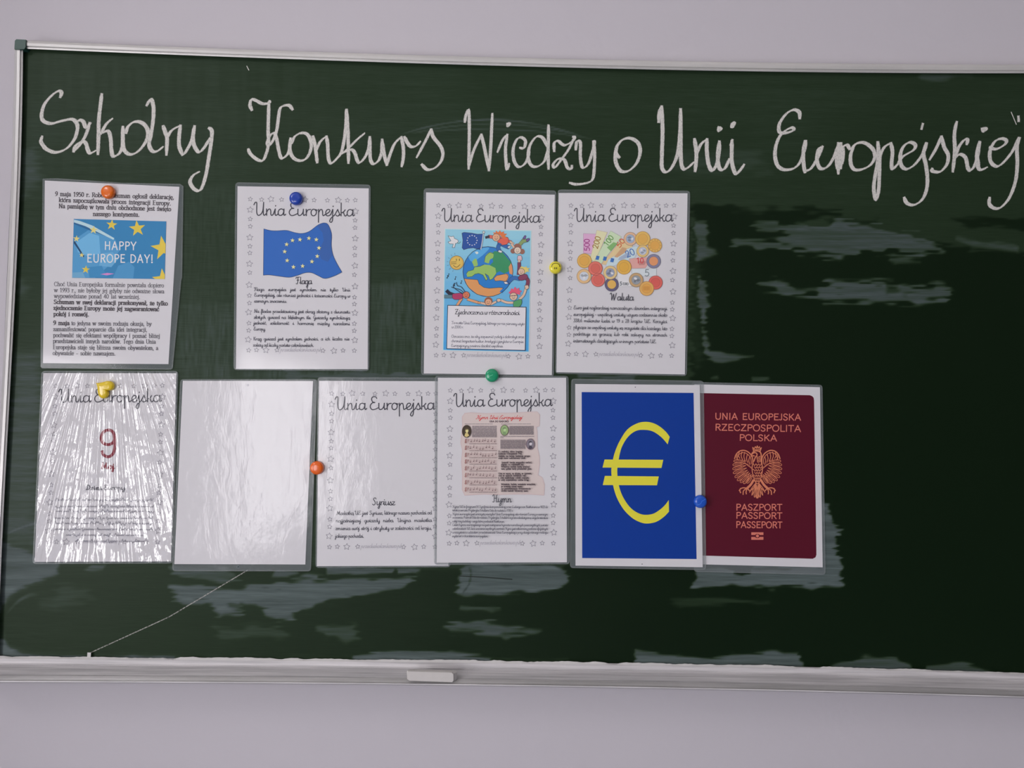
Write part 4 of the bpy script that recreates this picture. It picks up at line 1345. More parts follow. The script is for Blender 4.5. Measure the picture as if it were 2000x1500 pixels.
S.fill(mb, [(522, 602), (530, 560), (562, 530), (590, 540), (588, 570), (566, 585), (556, 612), (536, 608)], ink(142, 180, 96), 5, sm=True)
S.fill(mb, [(430, 604), (444, 584), (462, 578), (470, 604), (472, 628), (446, 636), (440, 622)], ink(142, 180, 96), 4, sm=True)
S.fill(mb, [(452, 528), (470, 524), (478, 536), (464, 544)], ink(196, 220, 200), 4, sm=True)
S.fill(mb, [(372, 728), (420, 732), (472, 736), (484, 768), (520, 794), (560, 800), (640, 794), (668, 800), (640, 845), (560, 864), (470, 845), (400, 790)], ink(212, 146, 92), 3, clip=GC)
S.fill(mb, [(594, 726), (616, 704), (650, 698), (692, 690), (704, 716), (684, 748), (640, 742), (606, 746)], ink(212, 146, 92), 4, sm=True)
S.fill(mb, [(706, 640), (724, 610), (740, 650), (738, 700), (712, 690)], ink(206, 140, 96), 4, clip=GC)
S.fill(mb, [(636, 826), (662, 800), (684, 796), (660, 836)], ink(44, 118, 186), 5)
for L_ in ([(388, 690), (400, 672), (440, 662), (448, 640), (490, 635), (520, 622)], [(372, 728), (420, 732), (472, 736), (484, 768), (520, 794), (560, 800), (640, 794), (668, 800)],
           [(612, 690), (585, 728), (565, 738), (552, 705), (528, 690), (548, 730), (535, 742), (512, 700), (480, 688), (452, 694), (430, 712), (395, 716)],
           [(522, 602), (530, 560), (562, 530), (590, 540)], [(594, 726), (616, 704), (650, 698), (692, 690), (704, 716), (684, 748), (640, 742), (606, 746), (594, 726)]):
    S.line(mb, L_, 0.7, OUT, 6, sm=False)
S.ring(mb, 550, 675, 188, 1.0, OUT, 6)
FLG = [(355, 386), (370, 380), (430, 386), (470, 394), (514, 392), (506, 440), (504, 500), (490, 510), (440, 496), (400, 500), (368, 510), (356, 496), (362, 440)]
S.fill(mb, FLG, ink(34, 76, 146), 3)
S.line(mb, FLG, 0.8, OUT, 4, sm=False, close=True)
for i in range(12):
    a = math.pi * i / 6
    S.fill(mb, star(431 + 37 * math.sin(a), 440 - 37 * math.cos(a), 6, 0.5), ink(206, 212, 214), 4)
S.line(mb, [(517, 385), (508, 450), (498, 505)], 2.4, ink(176, 186, 196), 5)
S.line(mb, [(521, 385), (512, 450), (502, 505)], 0.6, OUT, 6)
S.disc(mb, 518, 379, 9, ink(206, 206, 200), 5); S.ring(mb, 518, 379, 9, .7, OUT, 6)
DV = [(250, 406), (275, 412), (292, 408), (298, 426), (322, 436), (328, 448), (318, 460), (306, 464), (300, 494), (282, 494), (290, 468), (262, 466), (250, 452), (272, 444)]
S.fill(mb, DV, ink(236, 236, 240), 3); S.line(mb, DV, 0.7, OUT, 4, sm=False, close=True)
S.line(mb, [(322, 460), (334, 462), (344, 450)], 0.9, ink(70, 120, 80), 5)
S.disc(mb, 315, 608, 52, ink(236, 178, 92), 3); S.ring(mb, 315, 608, 52, 0.9, ink(120, 84, 50), 4)
S.ring(mb, 315, 608, 44, 0.7, ink(200, 146, 70), 4)
S.line(mb, [(290, 628), (315, 642), (340, 622)], 1.1, ink(110, 74, 40), 5)
S.line(mb, [(272, 604), (312, 602)], 1.0, ink(110, 74, 40), 5); S.line(mb, [(272, 616), (312, 615)], 1.0, ink(110, 74, 40), 5)
S.line(mb, [(312, 580), (314, 592)], 1.2, ink(90, 60, 40), 5); S.line(mb, [(336, 580), (336, 592)], 1.2, ink(90, 60, 40), 5)
for i in range(7):
    a = 2.0 + 0.42 * i
    S.line(mb, [(315 + 62 * math.cos(a), 608 + 62 * math.sin(a)), (315 + 74 * math.cos(a), 608 + 74 * math.sin(a))], 0.7, ink(90, 120, 150), 4, sm=False)
for x, y in ((246, 712), (306, 722), (350, 752), (300, 770), (254, 700)):
    S.line(mb, [(x, y + 10), (x, y - 10), (x + 8, y - 6)], 0.8, OUT, 4, sm=False); S.disc(mb, x - 3, y + 10, 4.5, OUT, 4)


def limb(P, w, col, k=7):
    S.line(mb, P, w + 0.9, OUT, k); S.line(mb, P, w, col, k + 1)


def blob(L_, col, k=9):
    P = catmull(L_ + [L_[0]], 4)[:-1]
    S.fill(mb, P, col, k); S.line(mb, P, 0.7, OUT, k + 1, sm=False, close=True)


SK, SK2 = ink(226, 176, 152), ink(206, 150, 110)


def face(x, y, r, col, k=12):
    S.disc(mb, x, y, r, col, k); S.ring(mb, x, y, r, 0.7, OUT, k + 1)
    S.line(mb, [(x - r * .35, y + r * .3), (x, y + r * .5), (x + r * .35, y + r * .25)], 0.7, OUT, k + 1)
    S.disc(mb, x - r * .3, y - r * .15, 2.4, OUT, k + 1); S.disc(mb, x + r * .3, y - r * .15, 2.4, OUT, k + 1)


# red-haired child
limb([(640, 425), (600, 418), (560, 412)], 6, ink(206, 96, 84)); limb([(556, 412), (536, 418)], 4, SK)
limb([(690, 440), (720, 452)], 5, ink(206, 96, 84)); limb([(720, 452), (738, 464)], 3.6, SK)
limb([(655, 470), (680, 482), (700, 490)], 7, ink(46, 96, 160)); limb([(635, 470), (626, 492), (632, 510)], 7, ink(46, 96, 160))
blob([(630, 430), (690, 415), (706, 440), (690, 470), (640, 474), (622, 456)], ink(214, 92, 74))
blob([(634, 512), (656, 522), (650, 534), (626, 526)], ink(232, 232, 236)); blob([(700, 484), (718, 482), (716, 496), (698, 498)], ink(232, 232, 236))
S.fill(mb, [(590, 378), (606, 384), (610, 366), (626, 380), (640, 364), (650, 380), (672, 372), (668, 388), (694, 392), (678, 404), (690, 426), (660, 424), (640, 400), (596, 400)], ink(218, 112, 62), 11)
face(612, 418, 29, ink(224, 160, 128))
# upside-down child with brown hair
limb([(800, 460), (822, 432)], 6, ink(128, 150, 96)); limb([(790, 470), (812, 448), (842, 440)], 6, ink(128, 150, 96))
blob([(812, 424), (826, 404), (836, 410), (824, 434)], ink(106, 82, 140)); blob([(836, 434), (858, 424), (862, 436), (842, 450)], ink(106, 82, 140))
blob([(774, 556), (800, 556), (804, 590), (772, 590)], ink(222, 172, 178)); limb([(784, 590), (786, 616)], 4, SK)
S.disc(mb, 738, 520, 19, ink(142, 96, 82), 10); S.disc(mb, 806, 524, 20, ink(142, 96, 82), 10); S.disc(mb, 772, 494, 30, ink(142, 96, 82), 10)
face(772, 516, 26, ink(230, 190, 172))
limb([(744, 492), (728, 468)], 3.6, SK)
# fair-haired child
limb([(780, 690), (784, 650), (784, 614)], 6, ink(120, 62, 84)); limb([(826, 715), (850, 740), (846, 776)], 6.5, ink(120, 62, 84))
limb([(780, 728), (740, 722), (704, 752)], 7, ink(58, 104, 164)); blob([(668, 752), (700, 750), (704, 764), (680, 768)], ink(226, 226, 232))
blob([(790, 702), (836, 694), (848, 724), (800, 742), (776, 726)], ink(126, 64, 88))
S.fill(mb, [(784, 656), (800, 634), (826, 642), (838, 634), (844, 648), (866, 646), (850, 662), (864, 674), (838, 676), (826, 690), (800, 660)], ink(222, 190, 110), 11)
face(800, 676, 25, SK)
# pink-haired child
limb([(790, 880), (818, 850), (834, 806)], 4.5, SK); blob([(824, 780), (850, 776), (856, 800), (834, 808)], SK)
limb([(740, 908), (690, 906), (650, 890)], 4.2, SK); blob([(616, 880), (640, 878), (646, 896), (622, 902)], SK)
blob([(742, 900), (796, 882), (804, 910), (786, 938), (744, 938)], ink(82, 150, 96))
S.fill(mb, [(704, 834), (720, 816), (724, 800), (742, 808), (752, 788), (766, 804), (786, 796), (784, 814), (806, 820), (788, 834), (796, 850), (760, 842), (720, 846)], ink(218, 88, 112), 11)
face(742, 862, 29, SK); S.line(mb, [(716, 858), (770, 852)], 1.0, OUT, 14)
# child with dreadlocks
limb([(300, 852), (262, 838), (244, 822)], 6, ink(88, 120, 130)); limb([(300, 862), (256, 862), (230, 862)], 6, ink(88, 120, 130))
limb([(350, 880), (330, 910), (318, 930)], 4.4, SK2); limb([(400, 884), (440, 896), (480, 908)], 4.4, SK2); limb([(480, 908), (530, 912)], 3.6, SK2)
blob([(284, 842), (340, 836), (364, 852), (350, 880), (300, 884), (282, 866)], ink(164, 60, 96))
for L_ in ([(372, 836), (340, 810), (300, 800), (276, 790)], [(380, 830), (350, 790), (320, 780), (314, 756)], [(366, 842), (330, 822), (290, 790), (296, 764)]):
    S.line(mb, L_, 1.2, OUT, 10)
face(386, 850, 26, ink(200, 116, 84))
# child below the globe
limb([(538, 920), (500, 910)], 3.6, SK); limb([(572, 920), (608, 902)], 3.6, SK)
S.disc(mb, 553, 896, 30, ink(150, 90, 62), 11); face(553, 904, 25, ink(214, 156, 122))
# text panel
BX = [(248, 928), (836, 942), (829, 1266), (240, 1253)]
S.fill(mb, BX, ink(206, 204, 212), 15)
S.line(mb, BX, 1.2, OUT, 16, sm=False, close=True)
S.done(mb, 'picture')
mb = MB(); S.text(mb, 'Zjednoczona w różnorodności', (303, 994), (788, 1000), 18.5, 1.1, DK, 16); S.done(mb, 'caption')
mb = MB()
for s, A, B in (('To motto Unii Europejskiej, którego po raz pierwszy użyto', (278, 1068), (825, 1076)), ('w 2000 r.', (277, 1099), (368, 1101)),
                ('Oznacza ono, że aby zapewnić pokój i dobrobyt oraz', (275, 1170), (822, 1174)), ('chronić bogactwo kultur, tradycji i języków w Europie.', (275, 1204), (820, 1210)),
                ('Europejczycy powinni działać wspólnie.', (273, 1239), (665, 1243))):
    S.text(mb, s, A, B, 10.5, 0.68, ink(96, 96, 108), 16)
S.done(mb, 'printed_text')

# --- sheet 4: the currency
PQ = [(1091.3, 376.9), (1342.8, 377.5), (1337.6, 731.3), (1086.7, 727)]
S = Sheet('laminated sheet with euro banknotes and coins, captioned Waluta', PQ, [(1090, 371), (1347, 373.5), (1340.5, 733.5), (1085, 729)], 0.0022, 'flat', scale=3.897, org=(1070, 360))
template(S, PQ)
mb = MB()
NOTES = [([(271, 375), (366, 379), (340, 530), (270, 522)], (202, 160, 190), '500', (318, 508), (316, 414), 40, (150, 50, 120)),
         ([(373, 350), (452, 366), (360, 590), (322, 572)], (224, 204, 164), '200', (378, 494), (404, 402), 42, (150, 112, 50)),
         ([(478, 355), (560, 400), (404, 606), (352, 586)], (188, 206, 172), '100', (452, 476), (504, 406), 40, (86, 142, 62)),
         ([(562, 420), (645, 440), (640, 505), (470, 616), (410, 606)], (232, 186, 140), '50', (545, 486), (590, 430), 38, (196, 88, 50)),
         ([(462, 572), (600, 494), (668, 468), (690, 476), (664, 556), (500, 622), (440, 625)], (186, 204, 226), '20', (602, 560), (668, 530), 50, (54, 98, 164)),
         ([(620, 566), (760, 558), (770, 590), (742, 636), (640, 640)], (224, 156, 148), '10', (672, 600), (730, 600), 40, (196, 64, 70)),
         ([(524, 624), (640, 640), (638, 778), (538, 778)], (206, 206, 208), '5', (548, 768), (564, 768), 26, (110, 116, 120)),
         ([(636, 642), (826, 640), (826, 700), (640, 700)], (196, 204, 206), '5', (735, 698), (775, 698), 50, (112, 124, 128))]
for k, (L_, c, s, A, B, sz, tc) in enumerate(NOTES):
    S.fill(mb, L_, ink(*c), k)
    S.line(mb, L_, 0.6, ink(*[v * 0.85 for v in c]), k, sm=False, close=True)
for k, (L_, c, s, A, B, sz, tc) in enumerate(NOTES):
    if k in (3, 4, 5):
        cx, cy = sum(p[0] for p in L_) / len(L_), sum(p[1] for p in L_) / len(L_)
        S.fill(mb, [(cx + (p[0] - cx) * .4 + 14, cy + (p[1] - cy) * .4) for p in L_], ink(*[v * .82 for v in c]), 8)
    S.text(mb, s, A, B, sz, 1.5, ink(*tc), 9, font=ROMAN)
S.fill(mb, [(450, 480), (500, 440), (530, 450), (480, 510)], ink(122, 168, 104), 8)
for x, y in ((378, 560), (434, 566), (490, 578)):
    S.fill(mb, [(x - 8, y - 18), (x + 16, y - 12), (x + 8, y + 16), (x - 16, y + 12)], ink(60, 108, 172), 9)
S.text(mb, 'EURO', (570, 766), (614, 767), 18, 0.9, ink(120, 124, 128), 9, font=ROMAN)
COINS = [(628, 415, 50, (206, 170, 138), (150, 166, 186)), (815, 465, 52, (226, 168, 92), (220, 156, 78)), (722, 415, 56, (226, 170, 92), (222, 162, 82)),
         (722, 508, 46, (224, 180, 118), (176, 184, 198)), (805, 585, 53, (122, 122, 146), (222, 142, 98)), (278, 582, 54, (220, 164, 86), (216, 158, 78)),
         (275, 700, 54, (222, 174, 126), (190, 196, 204)), (362, 640, 53, (206, 112, 98), (198, 100, 88)), (382, 728, 51, (206, 108, 98), (200, 100, 90)),
         (486, 762, 52, (96, 92, 116), (222, 166, 88)), (475, 672, 51, (224, 184, 130), (138, 146, 166)), (580, 630, 55, (224, 164, 78), (222, 160, 70)),
         (820, 748, 52, (204, 100, 92), (198, 92, 84)), (672, 728, 53, (182, 152, 112), (140, 146, 152)), (752, 793, 54, (224, 162, 92), (220, 154, 80))]
for k, (x, y, r, c0, c1) in enumerate(COINS):
    z0 = 10 + k
    S.disc(mb, x, y, r, ink(*c0), z0)
    S.ring(mb, x, y, r, 0.8, ink(*[v * .72 for v in c0]), z0)
    S.disc(mb, x, y, r * 0.66, ink(*c1), z0)
    S.ring(mb, x, y, r * 0.66, 0.5, ink(*[v * .8 for v in c0]), z0)
    if c1[2] > 130 or k in (3, 13):
        for q in range(3):
            a = k * 1.3 + q * 2.1
            S.fill(mb, [(x + 14 * math.cos(a) + r * .22 * math.cos(b_ * 1.05) * (0.6 + 0.5 * ((b_ * 7 + q + k) % 3)), y + 12 * math.sin(a) + r * .2 * math.sin(b_ * 1.05)) for b_ in range(6)],
                   ink(*[v * 0.78 for v in c1]) if q else ink(214, 216, 220), z0)
for i in range(12):
    a = math.pi * i / 6
    S.line(mb, [(815 + 40 * math.cos(a), 465 + 40 * math.sin(a)), (815 + 46 * math.cos(a), 465 + 46 * math.sin(a))], 0.8, ink(170, 112, 50), 26, sm=False)
for i in range(7):
    S.line(mb, [(730 + i * 7, 778), (730 + i * 7, 806)], 0.6, ink(180, 120, 60), 26, sm=False)
S.done(mb, 'picture')
mb = MB(); S.text(mb, 'Waluta', (473, 881), (652, 884), 27, 1.3, DK); S.done(mb, 'caption')
mb = MB()
body(S, mb, [('Euro jest najbardziej namacalnym dowodem integracji', (195, 950), (908, 957)),
             ('europejskiej - wspólnej waluty używa codziennie około', (195, 1000), (907, 1007)),
             ('338,6 milionów ludzi w 19 z 28 krajów UE. Korzyści', (194, 1048), (907, 1056)),
             ('płynące ze wspólnej waluty są oczywiste dla każdego, kto', (194, 1098), (907, 1110)),
             ('podróżuje za granicę lub robi zakupy na stronach', (193, 1150), (907, 1158)),
             ('internetowych działających w innym państwie UE.', (193, 1202), (826, 1209))], 13.5, 0.78)
S.done(mb, 'printed_text')

# --- sheet 5: crinkled "9 Maj" sheet
PQ = [(84.5, 728.5), (344.5, 729), (334, 1096.5), (67.5, 1097.5)]
S = Sheet('crinkled shiny laminated sheet with large dark red 9, under yellow heart magnet', PQ, [(82, 725.5), (347, 725.5), (336.5, 1099.5), (64.5, 1100.5)], 0.0022, 'crinkle', scale=3.748, org=(50, 715))
template(S, PQ)
mb = MB()
RED = ink(122, 44, 56)
S.line(mb, [(652, 540), (640, 485), (605, 468), (568, 485), (553, 525), (566, 562), (604, 575), (640, 560), (652, 530)], 5.6, RED, 1)
S.line(mb, [(652, 510), (652, 590), (640, 640), (605, 664), (570, 650), (560, 625)], 5.6, RED, 1)
S.text(mb, 'Maj', (553, 752), (650, 752), 22, 2.0, RED, 1)
S.done(mb, 'date')
mb = MB(); S.text(mb, 'Dzień Europy', (440, 905), (726, 905), 17, 1.3, DK); S.done(mb, 'caption')
mb = MB(); rnd = random.Random(9)
for x0, x1, y in ((215, 935, 985), (215, 940, 1032), (222, 940, 1068), (215, 935, 1118), (212, 930, 1156), (205, 930, 1200), (295, 860, 1242), (365, 865, 1286)):
    squiggle(mb, S.p(x0, y), S.p(x1, y + 2), 2.8, 0.7, S.z(1, 2.2e-5), S.m(ink(112, 112, 124)), rnd)
S.done(mb, 'printed_text')

# --- sheet 6: sheet left blank (its mascot picture is not reproduced)
PQ = [(357, 743.7), (611.3, 744.2), (596.3, 1102.5), (340.5, 1101.7)]
S = Sheet('plain white shiny laminated sheet beside the crinkled sheet, left of orange magnet in lower row', PQ, [(353, 741.5), (619, 741.5), (606.5, 1115), (337, 1114.5)], 0.0022, 'pebble', scale=3.748, org=(325, 725))
mb = MB()
S.ring(mb, 525, 1433, 9, 1.2, ink(90, 100, 104), 0); S.disc(mb, 527, 1431, 4, ink(30, 40, 38), 1)
S.done(mb, 'punched_hole')
mb = MB()
S.ring(mb, 597, 102, 6, 0.9, ink(150, 150, 158), 0)
S.done(mb, 'punched_hole')

# --- sheet 7: Syriusz text sheet
PQ = [(623.2, 743.7), (877.5, 744.6), (876, 1105), (618.7, 1105.8)]
S = Sheet('laminated sheet captioned Syriusz, tucked under left edge of the Hymn sheet', PQ, [(621, 737.5), (881, 738.5), (879, 1107), (617, 1108)], 0.0022, 'pebble', scale=3.75, org=(600, 725))
template(S, PQ)
mb = MB(); S.text(mb, 'Syriusz', (476, 980), (643, 981), 26, 1.3, DK); S.done(mb, 'caption')
mb = MB()
body(S, mb, [('Maskotką UE jest Syriusz, którego nazwa pochodzi od', (215, 1052), (912, 1048)),
             ('najjaśniejszej gwiazdy nieba. Unijna maskotka', (210, 1107), (912, 1103)),
             ('zmienia swój strój i atrybuty w zależności od kraju,', (207, 1163), (912, 1160)),
             ('jakiego pochodzi.', (205, 1219), (415, 1219))], 14, 0.82)
S.done(mb, 'printed_text')

# --- sheet 8: the anthem
PQ = [(855.2, 737.7), (1105.7, 737.7), (1107.3, 1098.3), (853, 1099)]
S = Sheet('laminated sheet with music and verses on pink parchment, captioned Hymn', PQ, [(850, 734.5), (1109.5, 735), (1112, 1101), (848.5, 1102.5)], 0.0040, 'flat', scale=3.752, org=(840, 715))
template(S, PQ)
mb = MB(); rnd = random.Random(3)
PCH = [(255, 346), (300, 342), (400, 348), (500, 346), (600, 345), (740, 336), (785, 336), (803, 358), (800, 438), (778, 446), (784, 480), (786, 600), (800, 660), (802, 720), (790, 800), (822, 818), (838, 868), (834, 945), (720, 938), (600, 938), (480, 942), (400, 938), (255, 946), (236, 905), (238, 800), (230, 700), (238, 620), (225, 560), (238, 440), (236, 372)]
S.fill(mb, PCH, ink(196, 183, 178))
S.line(mb, PCH, 1.6, ink(192, 174, 172), 1, sm=False, close=True)
S.text(mb, 'Hymn Unii Europejskiej', (335, 388), (672, 388), 13.5, 1.0, ink(190, 76, 76), 1, slant=0.5)
S.text(mb, 'ODA DO RADOŚCI', (435, 411), (576, 411), 11, 1.1, ink(90, 74, 78), 1, **SER)


def fine(x0, y0, x1, y1, n, w=0.8, col=(96, 88, 96), gap=0.12):
    for i in range(n):
        y = y0 + (y1 - y0) * i / max(1, n - 1)
        x = x0
        while x < x1 - 3:
            l = min(rnd.uniform(12, 40), x1 - x)
            S.line(mb, [(x, y), (x + l, y)], w, ink(*col), 1, sm=False)
            x += l + 4
    return


fine(255, 424, 458, 424, 1, 0.8); fine(520, 424, 738, 424, 1, 0.8)
fine(309, 440, 488, 519, 14, 0.9); fine(582, 441, 758, 500, 11, 0.9); fine(516, 542, 700, 605, 11, 0.9)
fine(516, 515, 762, 515, 1, 0.8); fine(516, 525, 540, 525, 1, 0.8)


def cameo(x, y, rx, ry, bg, rim, skin, coat, hair):
    S.disc(mb, x, y, rx, ink(*bg), 2, ry=ry); S.ring(mb, x, y, rx, 1.2, ink(*rim), 3, ry=ry)
    S.fill(mb, [(x - rx * .5, y + ry * .8), (x - rx * .3, y + ry * .3), (x + rx * .2, y + ry * .25), (x + rx * .6, y + ry * .72), (x, y + ry * .97)], ink(*coat), 3)
    S.disc(mb, x + 2, y - ry * .1, rx * .34, ink(*skin), 4, ry=ry * .36)
    S.fill(mb, [(x - rx * .42, y + ry * .1), (x - rx * .4, y - ry * .42), (x + rx * .05, y - ry * .6), (x + rx * .5, y - ry * .35), (x + rx * .3, y - ry * .3), (x - rx * .18, y - ry * .28)], ink(*hair), 5)


cameo(268, 478, 32, 44, (66, 56, 44), (52, 44, 38), (216, 198, 140), (196, 180, 120), (90, 78, 56))
cameo(545, 470, 29, 38, (142, 168, 116), (92, 84, 74), (166, 190, 138), (122, 150, 104), (110, 132, 96))
cameo(735, 572, 30, 39, (120, 114, 122), (112, 92, 100), (196, 190, 194), (72, 66, 76), (62, 58, 66))
for r_, y in enumerate((550, 600, 652, 700, 750, 800, 852, 905)):
    for q in range(5):
        S.line(mb, [(256, y - 14 + 7 * q), (488, y - 12 + 7 * q)], 0.28, ink(176, 150, 150), 1, sm=False)
    S.line(mb, [(258, y + 14), (266, y + 8), (256, y - 4), (264, y - 16), (262, y + 2), (254, y + 8), (262, y + 12)], 0.8, ink(138, 80, 74), 2)
    S.line(mb, [(274, y - 8), (282, y - 12), (276, y + 4)], 0.7, ink(138, 92, 86), 2)
    x = 300 if r_ % 2 == 0 else 294
    while x < 480:
        dy = rnd.uniform(-6, 10)
        S.disc(mb, x, y + dy, 3.6, ink(92, 66, 68), 2)
        S.line(mb, [(x + 3, y + dy), (x + 3, y + dy - 16)], 0.6, ink(110, 84, 86), 2, sm=False)
        x += rnd.uniform(17, 27)
    fine(288, y + 20, 488, y + 21, 1, 0.8, (110, 92, 94))
for s, A, B in (('O, radości, iskro bogów,', (500, 632), (678, 632)), ('kwiecie Elizejskich Pól,', (500, 648), (675, 648)), ('święta, na twym świętym progu', (500, 665), (732, 665)), ('staje nasz natchniony chór.', (500, 680), (702, 680)),
                ('Jasność twoja wszystko zaćmi,', (522, 712), (746, 712)), ('złączy, co rozdzielił los.', (520, 727), (688, 727)), ('Wszyscy ludzie będą braćmi', (520, 743), (728, 743)), ('tam, gdzie twój przemówi głos.', (520, 759), (746, 759)),
                ('Ona w sercu, w zbożu, w śpiewie,', (500, 793), (746, 793)), ('ona w splocie ludzkich rąk,', (500, 808), (705, 808)), ('z niej najlichszy robak czerpie,', (500, 824), (726, 824)), ('w niej największy nieba krąg.', (500, 840), (727, 840)),
                ('Wstańcie, ludzie, wstańcie wszędzie,', (520, 872), (773, 872)), ('ja nowinę niosę wam:', (520, 888), (678, 888)), ('na gwiaździstym firmamencie', (520, 904), (737, 904)), ('bliska radość błyszczy nam.', (520, 920), (720, 920))):
    S.text(mb, s, A, B, 12, 0.85, ink(70, 58, 64), 1, **SER)
S.done(mb, 'picture')
mb = MB(); S.text(mb, 'Hymn', (458, 997), (597, 998), 27, 1.3, DK); S.done(mb, 'caption')
mb = MB()
for s, A, B in (('Hymn UE to fragment IX Symfonii skomponowanej przez Ludwiga van Beethovena w 1823 do', (165, 1038), (863, 1040)),
                ('tekstu poematu Fryderyka Schillera Oda do radości z 1785 r.', (164, 1064), (610, 1067)),
                ('Hymn europejski jest uroczystą nie tylko Unii Europejskiej, ale również Europy w szerszym', (164, 1092), (863, 1094)),
                ('znaczeniu. Poemat Oda do radości, Fryderyka Schillera wyraża idealistyczną wizję braterstwa', (164, 1117), (863, 1120)),
                ('całej rasy ludzkiej - wizję którą podzielał Beethoven.', (163, 1144), (546, 1147)),
                ('Celem hymnu europejskiego nie jest zastąpienie hymnów narodowych poszczególnych państw', (163, 1171), (864, 1173)),
                ('członkowskich UE, lecz uczczenie wspólnych wartości. Hymn jest odtwarzany podczas oficjalnych', (163, 1199), (864, 1200)),
                ('uroczystości z udziałem przedstawicieli Unii Europejskiej i przy okazji różnego rodzaju', (163, 1226), (864, 1227)),
                ('wydarzeń o charakterze europejskim.', (162, 1253), (426, 1254))):
    S.text(mb, s, A, B, 8.6, 0.6, ink(88, 88, 98), 1)
S.done(mb, 'printed_text')

# --- sheet 9: the passport (under the euro sheet)
PQ = [(1356, 750.5), (1601.5, 756.1), (1606.8, 1108.1), (1360, 1102)]
S = Sheet('laminated sheet with dark red passport cover and crowned eagle', PQ, [(1351, 747), (1605.5, 752.5), (1611.5, 1122), (1356, 1116)], 0.0022, 'flat', scale=3.75, org=(1350, 730))
mb = MB()
S.fill(mb, [(40, 141), (868, 157), (886, 164), (897, 176), (900, 196), (917, 1325), (910, 1345), (890, 1355), (56, 1331)], ink(78, 8, 30))
S.done(mb, 'passport_cover')
GP = ink(196, 112, 96)
mb = MB()
for s, A, B, h in (('UNIA EUROPEJSKA', (172, 333), (806, 341), 45), ('RZECZPOSPOLITA', (172, 414), (806, 425), 46), ('POLSKA', (350, 489), (630, 493), 44),
                   ('PASZPORT', (326, 1000), (668, 1001), 45), ('PASSPORT', (326, 1059), (668, 1062), 44), ('PASSEPORT', (326, 1127), (668, 1130), 45)):
    S.text(mb, s, A, B, h, 1.9, GP, 2, font=ROMAN)
S.done(mb, 'printed_text')
mb = MB()
S.fill(mb, [(440, 1161), (529, 1161), (529, 1181), (502, 1181), (494, 1174), (476, 1174), (468, 1181), (440, 1181)], GP, 2)
S.fill(mb, [(440, 1195), (468, 1195), (476, 1203), (494, 1203), (502, 1195), (529, 1195), (529, 1216), (440, 1216)], GP, 2)
S.disc(mb, 485, 1188, 11, GP, 2)
S.done(mb, 'chip_symbol')
mb = MB()
EC = 484.0
GD = ink(196, 118, 88)
for sg in (-1, 1):
    X = lambda x: EC + sg * (EC - x)
    # long flight feathers: root, tip
    for (rx, ry), (tx, ty) in (((400, 640), (312, 640)), ((398, 655), (305, 668)), ((400, 672), (304, 698)), ((405, 690), (308, 728)), ((412, 706), (320, 758)),
                               ((420, 718), (338, 782)), ((430, 728), (360, 796)), ((440, 738), (384, 804)), ((450, 745), (408, 800))):
        d = (tx - rx, ty - ry); l = math.hypot(*d); nrm = (-d[1] / l * 10, d[0] / l * 10)
        leaf = [(rx, ry), (rx + d[0] * .55 + nrm[0], ry + d[1] * .55 + nrm[1]), (rx + d[0] * .9 + nrm[0] * .8, ry + d[1] * .9 + nrm[1] * .8), (tx, ty),
                (rx + d[0] * .9 - nrm[0] * .8, ry + d[1] * .9 - nrm[1] * .8), (rx + d[0] * .55 - nrm[0], ry + d[1] * .55 - nrm[1])]
        S.line(mb, [(X(a), c) for a, c in leaf + [leaf[0]]], 1.1, GD, 2)
        S.line(mb, [(X(rx + d[0] * .3), ry + d[1] * .3), (X(rx + d[0] * .85), ry + d[1] * .85)], 0.9, GD, 2)
    # wing arch and coverts
    S.line(mb, [(X(a), c) for a, c in [(452, 660), (448, 615), (428, 582), (392, 562), (356, 566), (330, 590), (318, 622)]], 2.2, GD, 2)
    S.line(mb, [(X(a), c) for a, c in [(440, 660), (436, 620), (416, 592), (388, 578), (362, 582), (344, 600), (334, 626)]], 1.3, GD, 2)
    for (ax, ay), (bx, by) in (((352, 575), (356, 620)), ((372, 572), (376, 630)), ((392, 575), (396, 640)), ((412, 590), (414, 650)), ((338, 592), (344, 632)), ((430, 606), (430, 664))):
        S.line(mb, [(X(ax), ay), (X((ax + bx) / 2 - 8), (ay + by) / 2), (X(bx), by)], 1.4, GD, 2)
    for i in range(5):
        S.line(mb, [(X(392 + i * 12), 650 + i * 10), (X(404 + i * 12), 664 + i * 9), (X(418 + i * 10), 662 + i * 10)], 1.2, GD, 2)
    # leg and claw
    S.line(mb, [(X(456), 780), (X(436), 812), (X(410), 838)], 4.5, GD, 2)
    for q in ([(410, 838), (376, 836), (356, 850), (362, 872)], [(410, 838), (384, 856), (380, 884)], [(410, 838), (402, 864), (404, 880)], [(410, 838), (426, 856)], [(362, 840), (352, 856)]):
        S.line(mb, [(X(a), c) for a, c in q], 2.1, GD, 2)
    # tail
    for (tx, ty) in ((428, 868), (444, 888), (462, 902), (478, 908)):
        S.line(mb, [(X(474), 800), (X((474 + tx) / 2 - 5), (800 + ty) / 2), (X(tx), ty), (X(tx + 10), ty - 14), (X(478), 815)], 1.5, GD, 2)
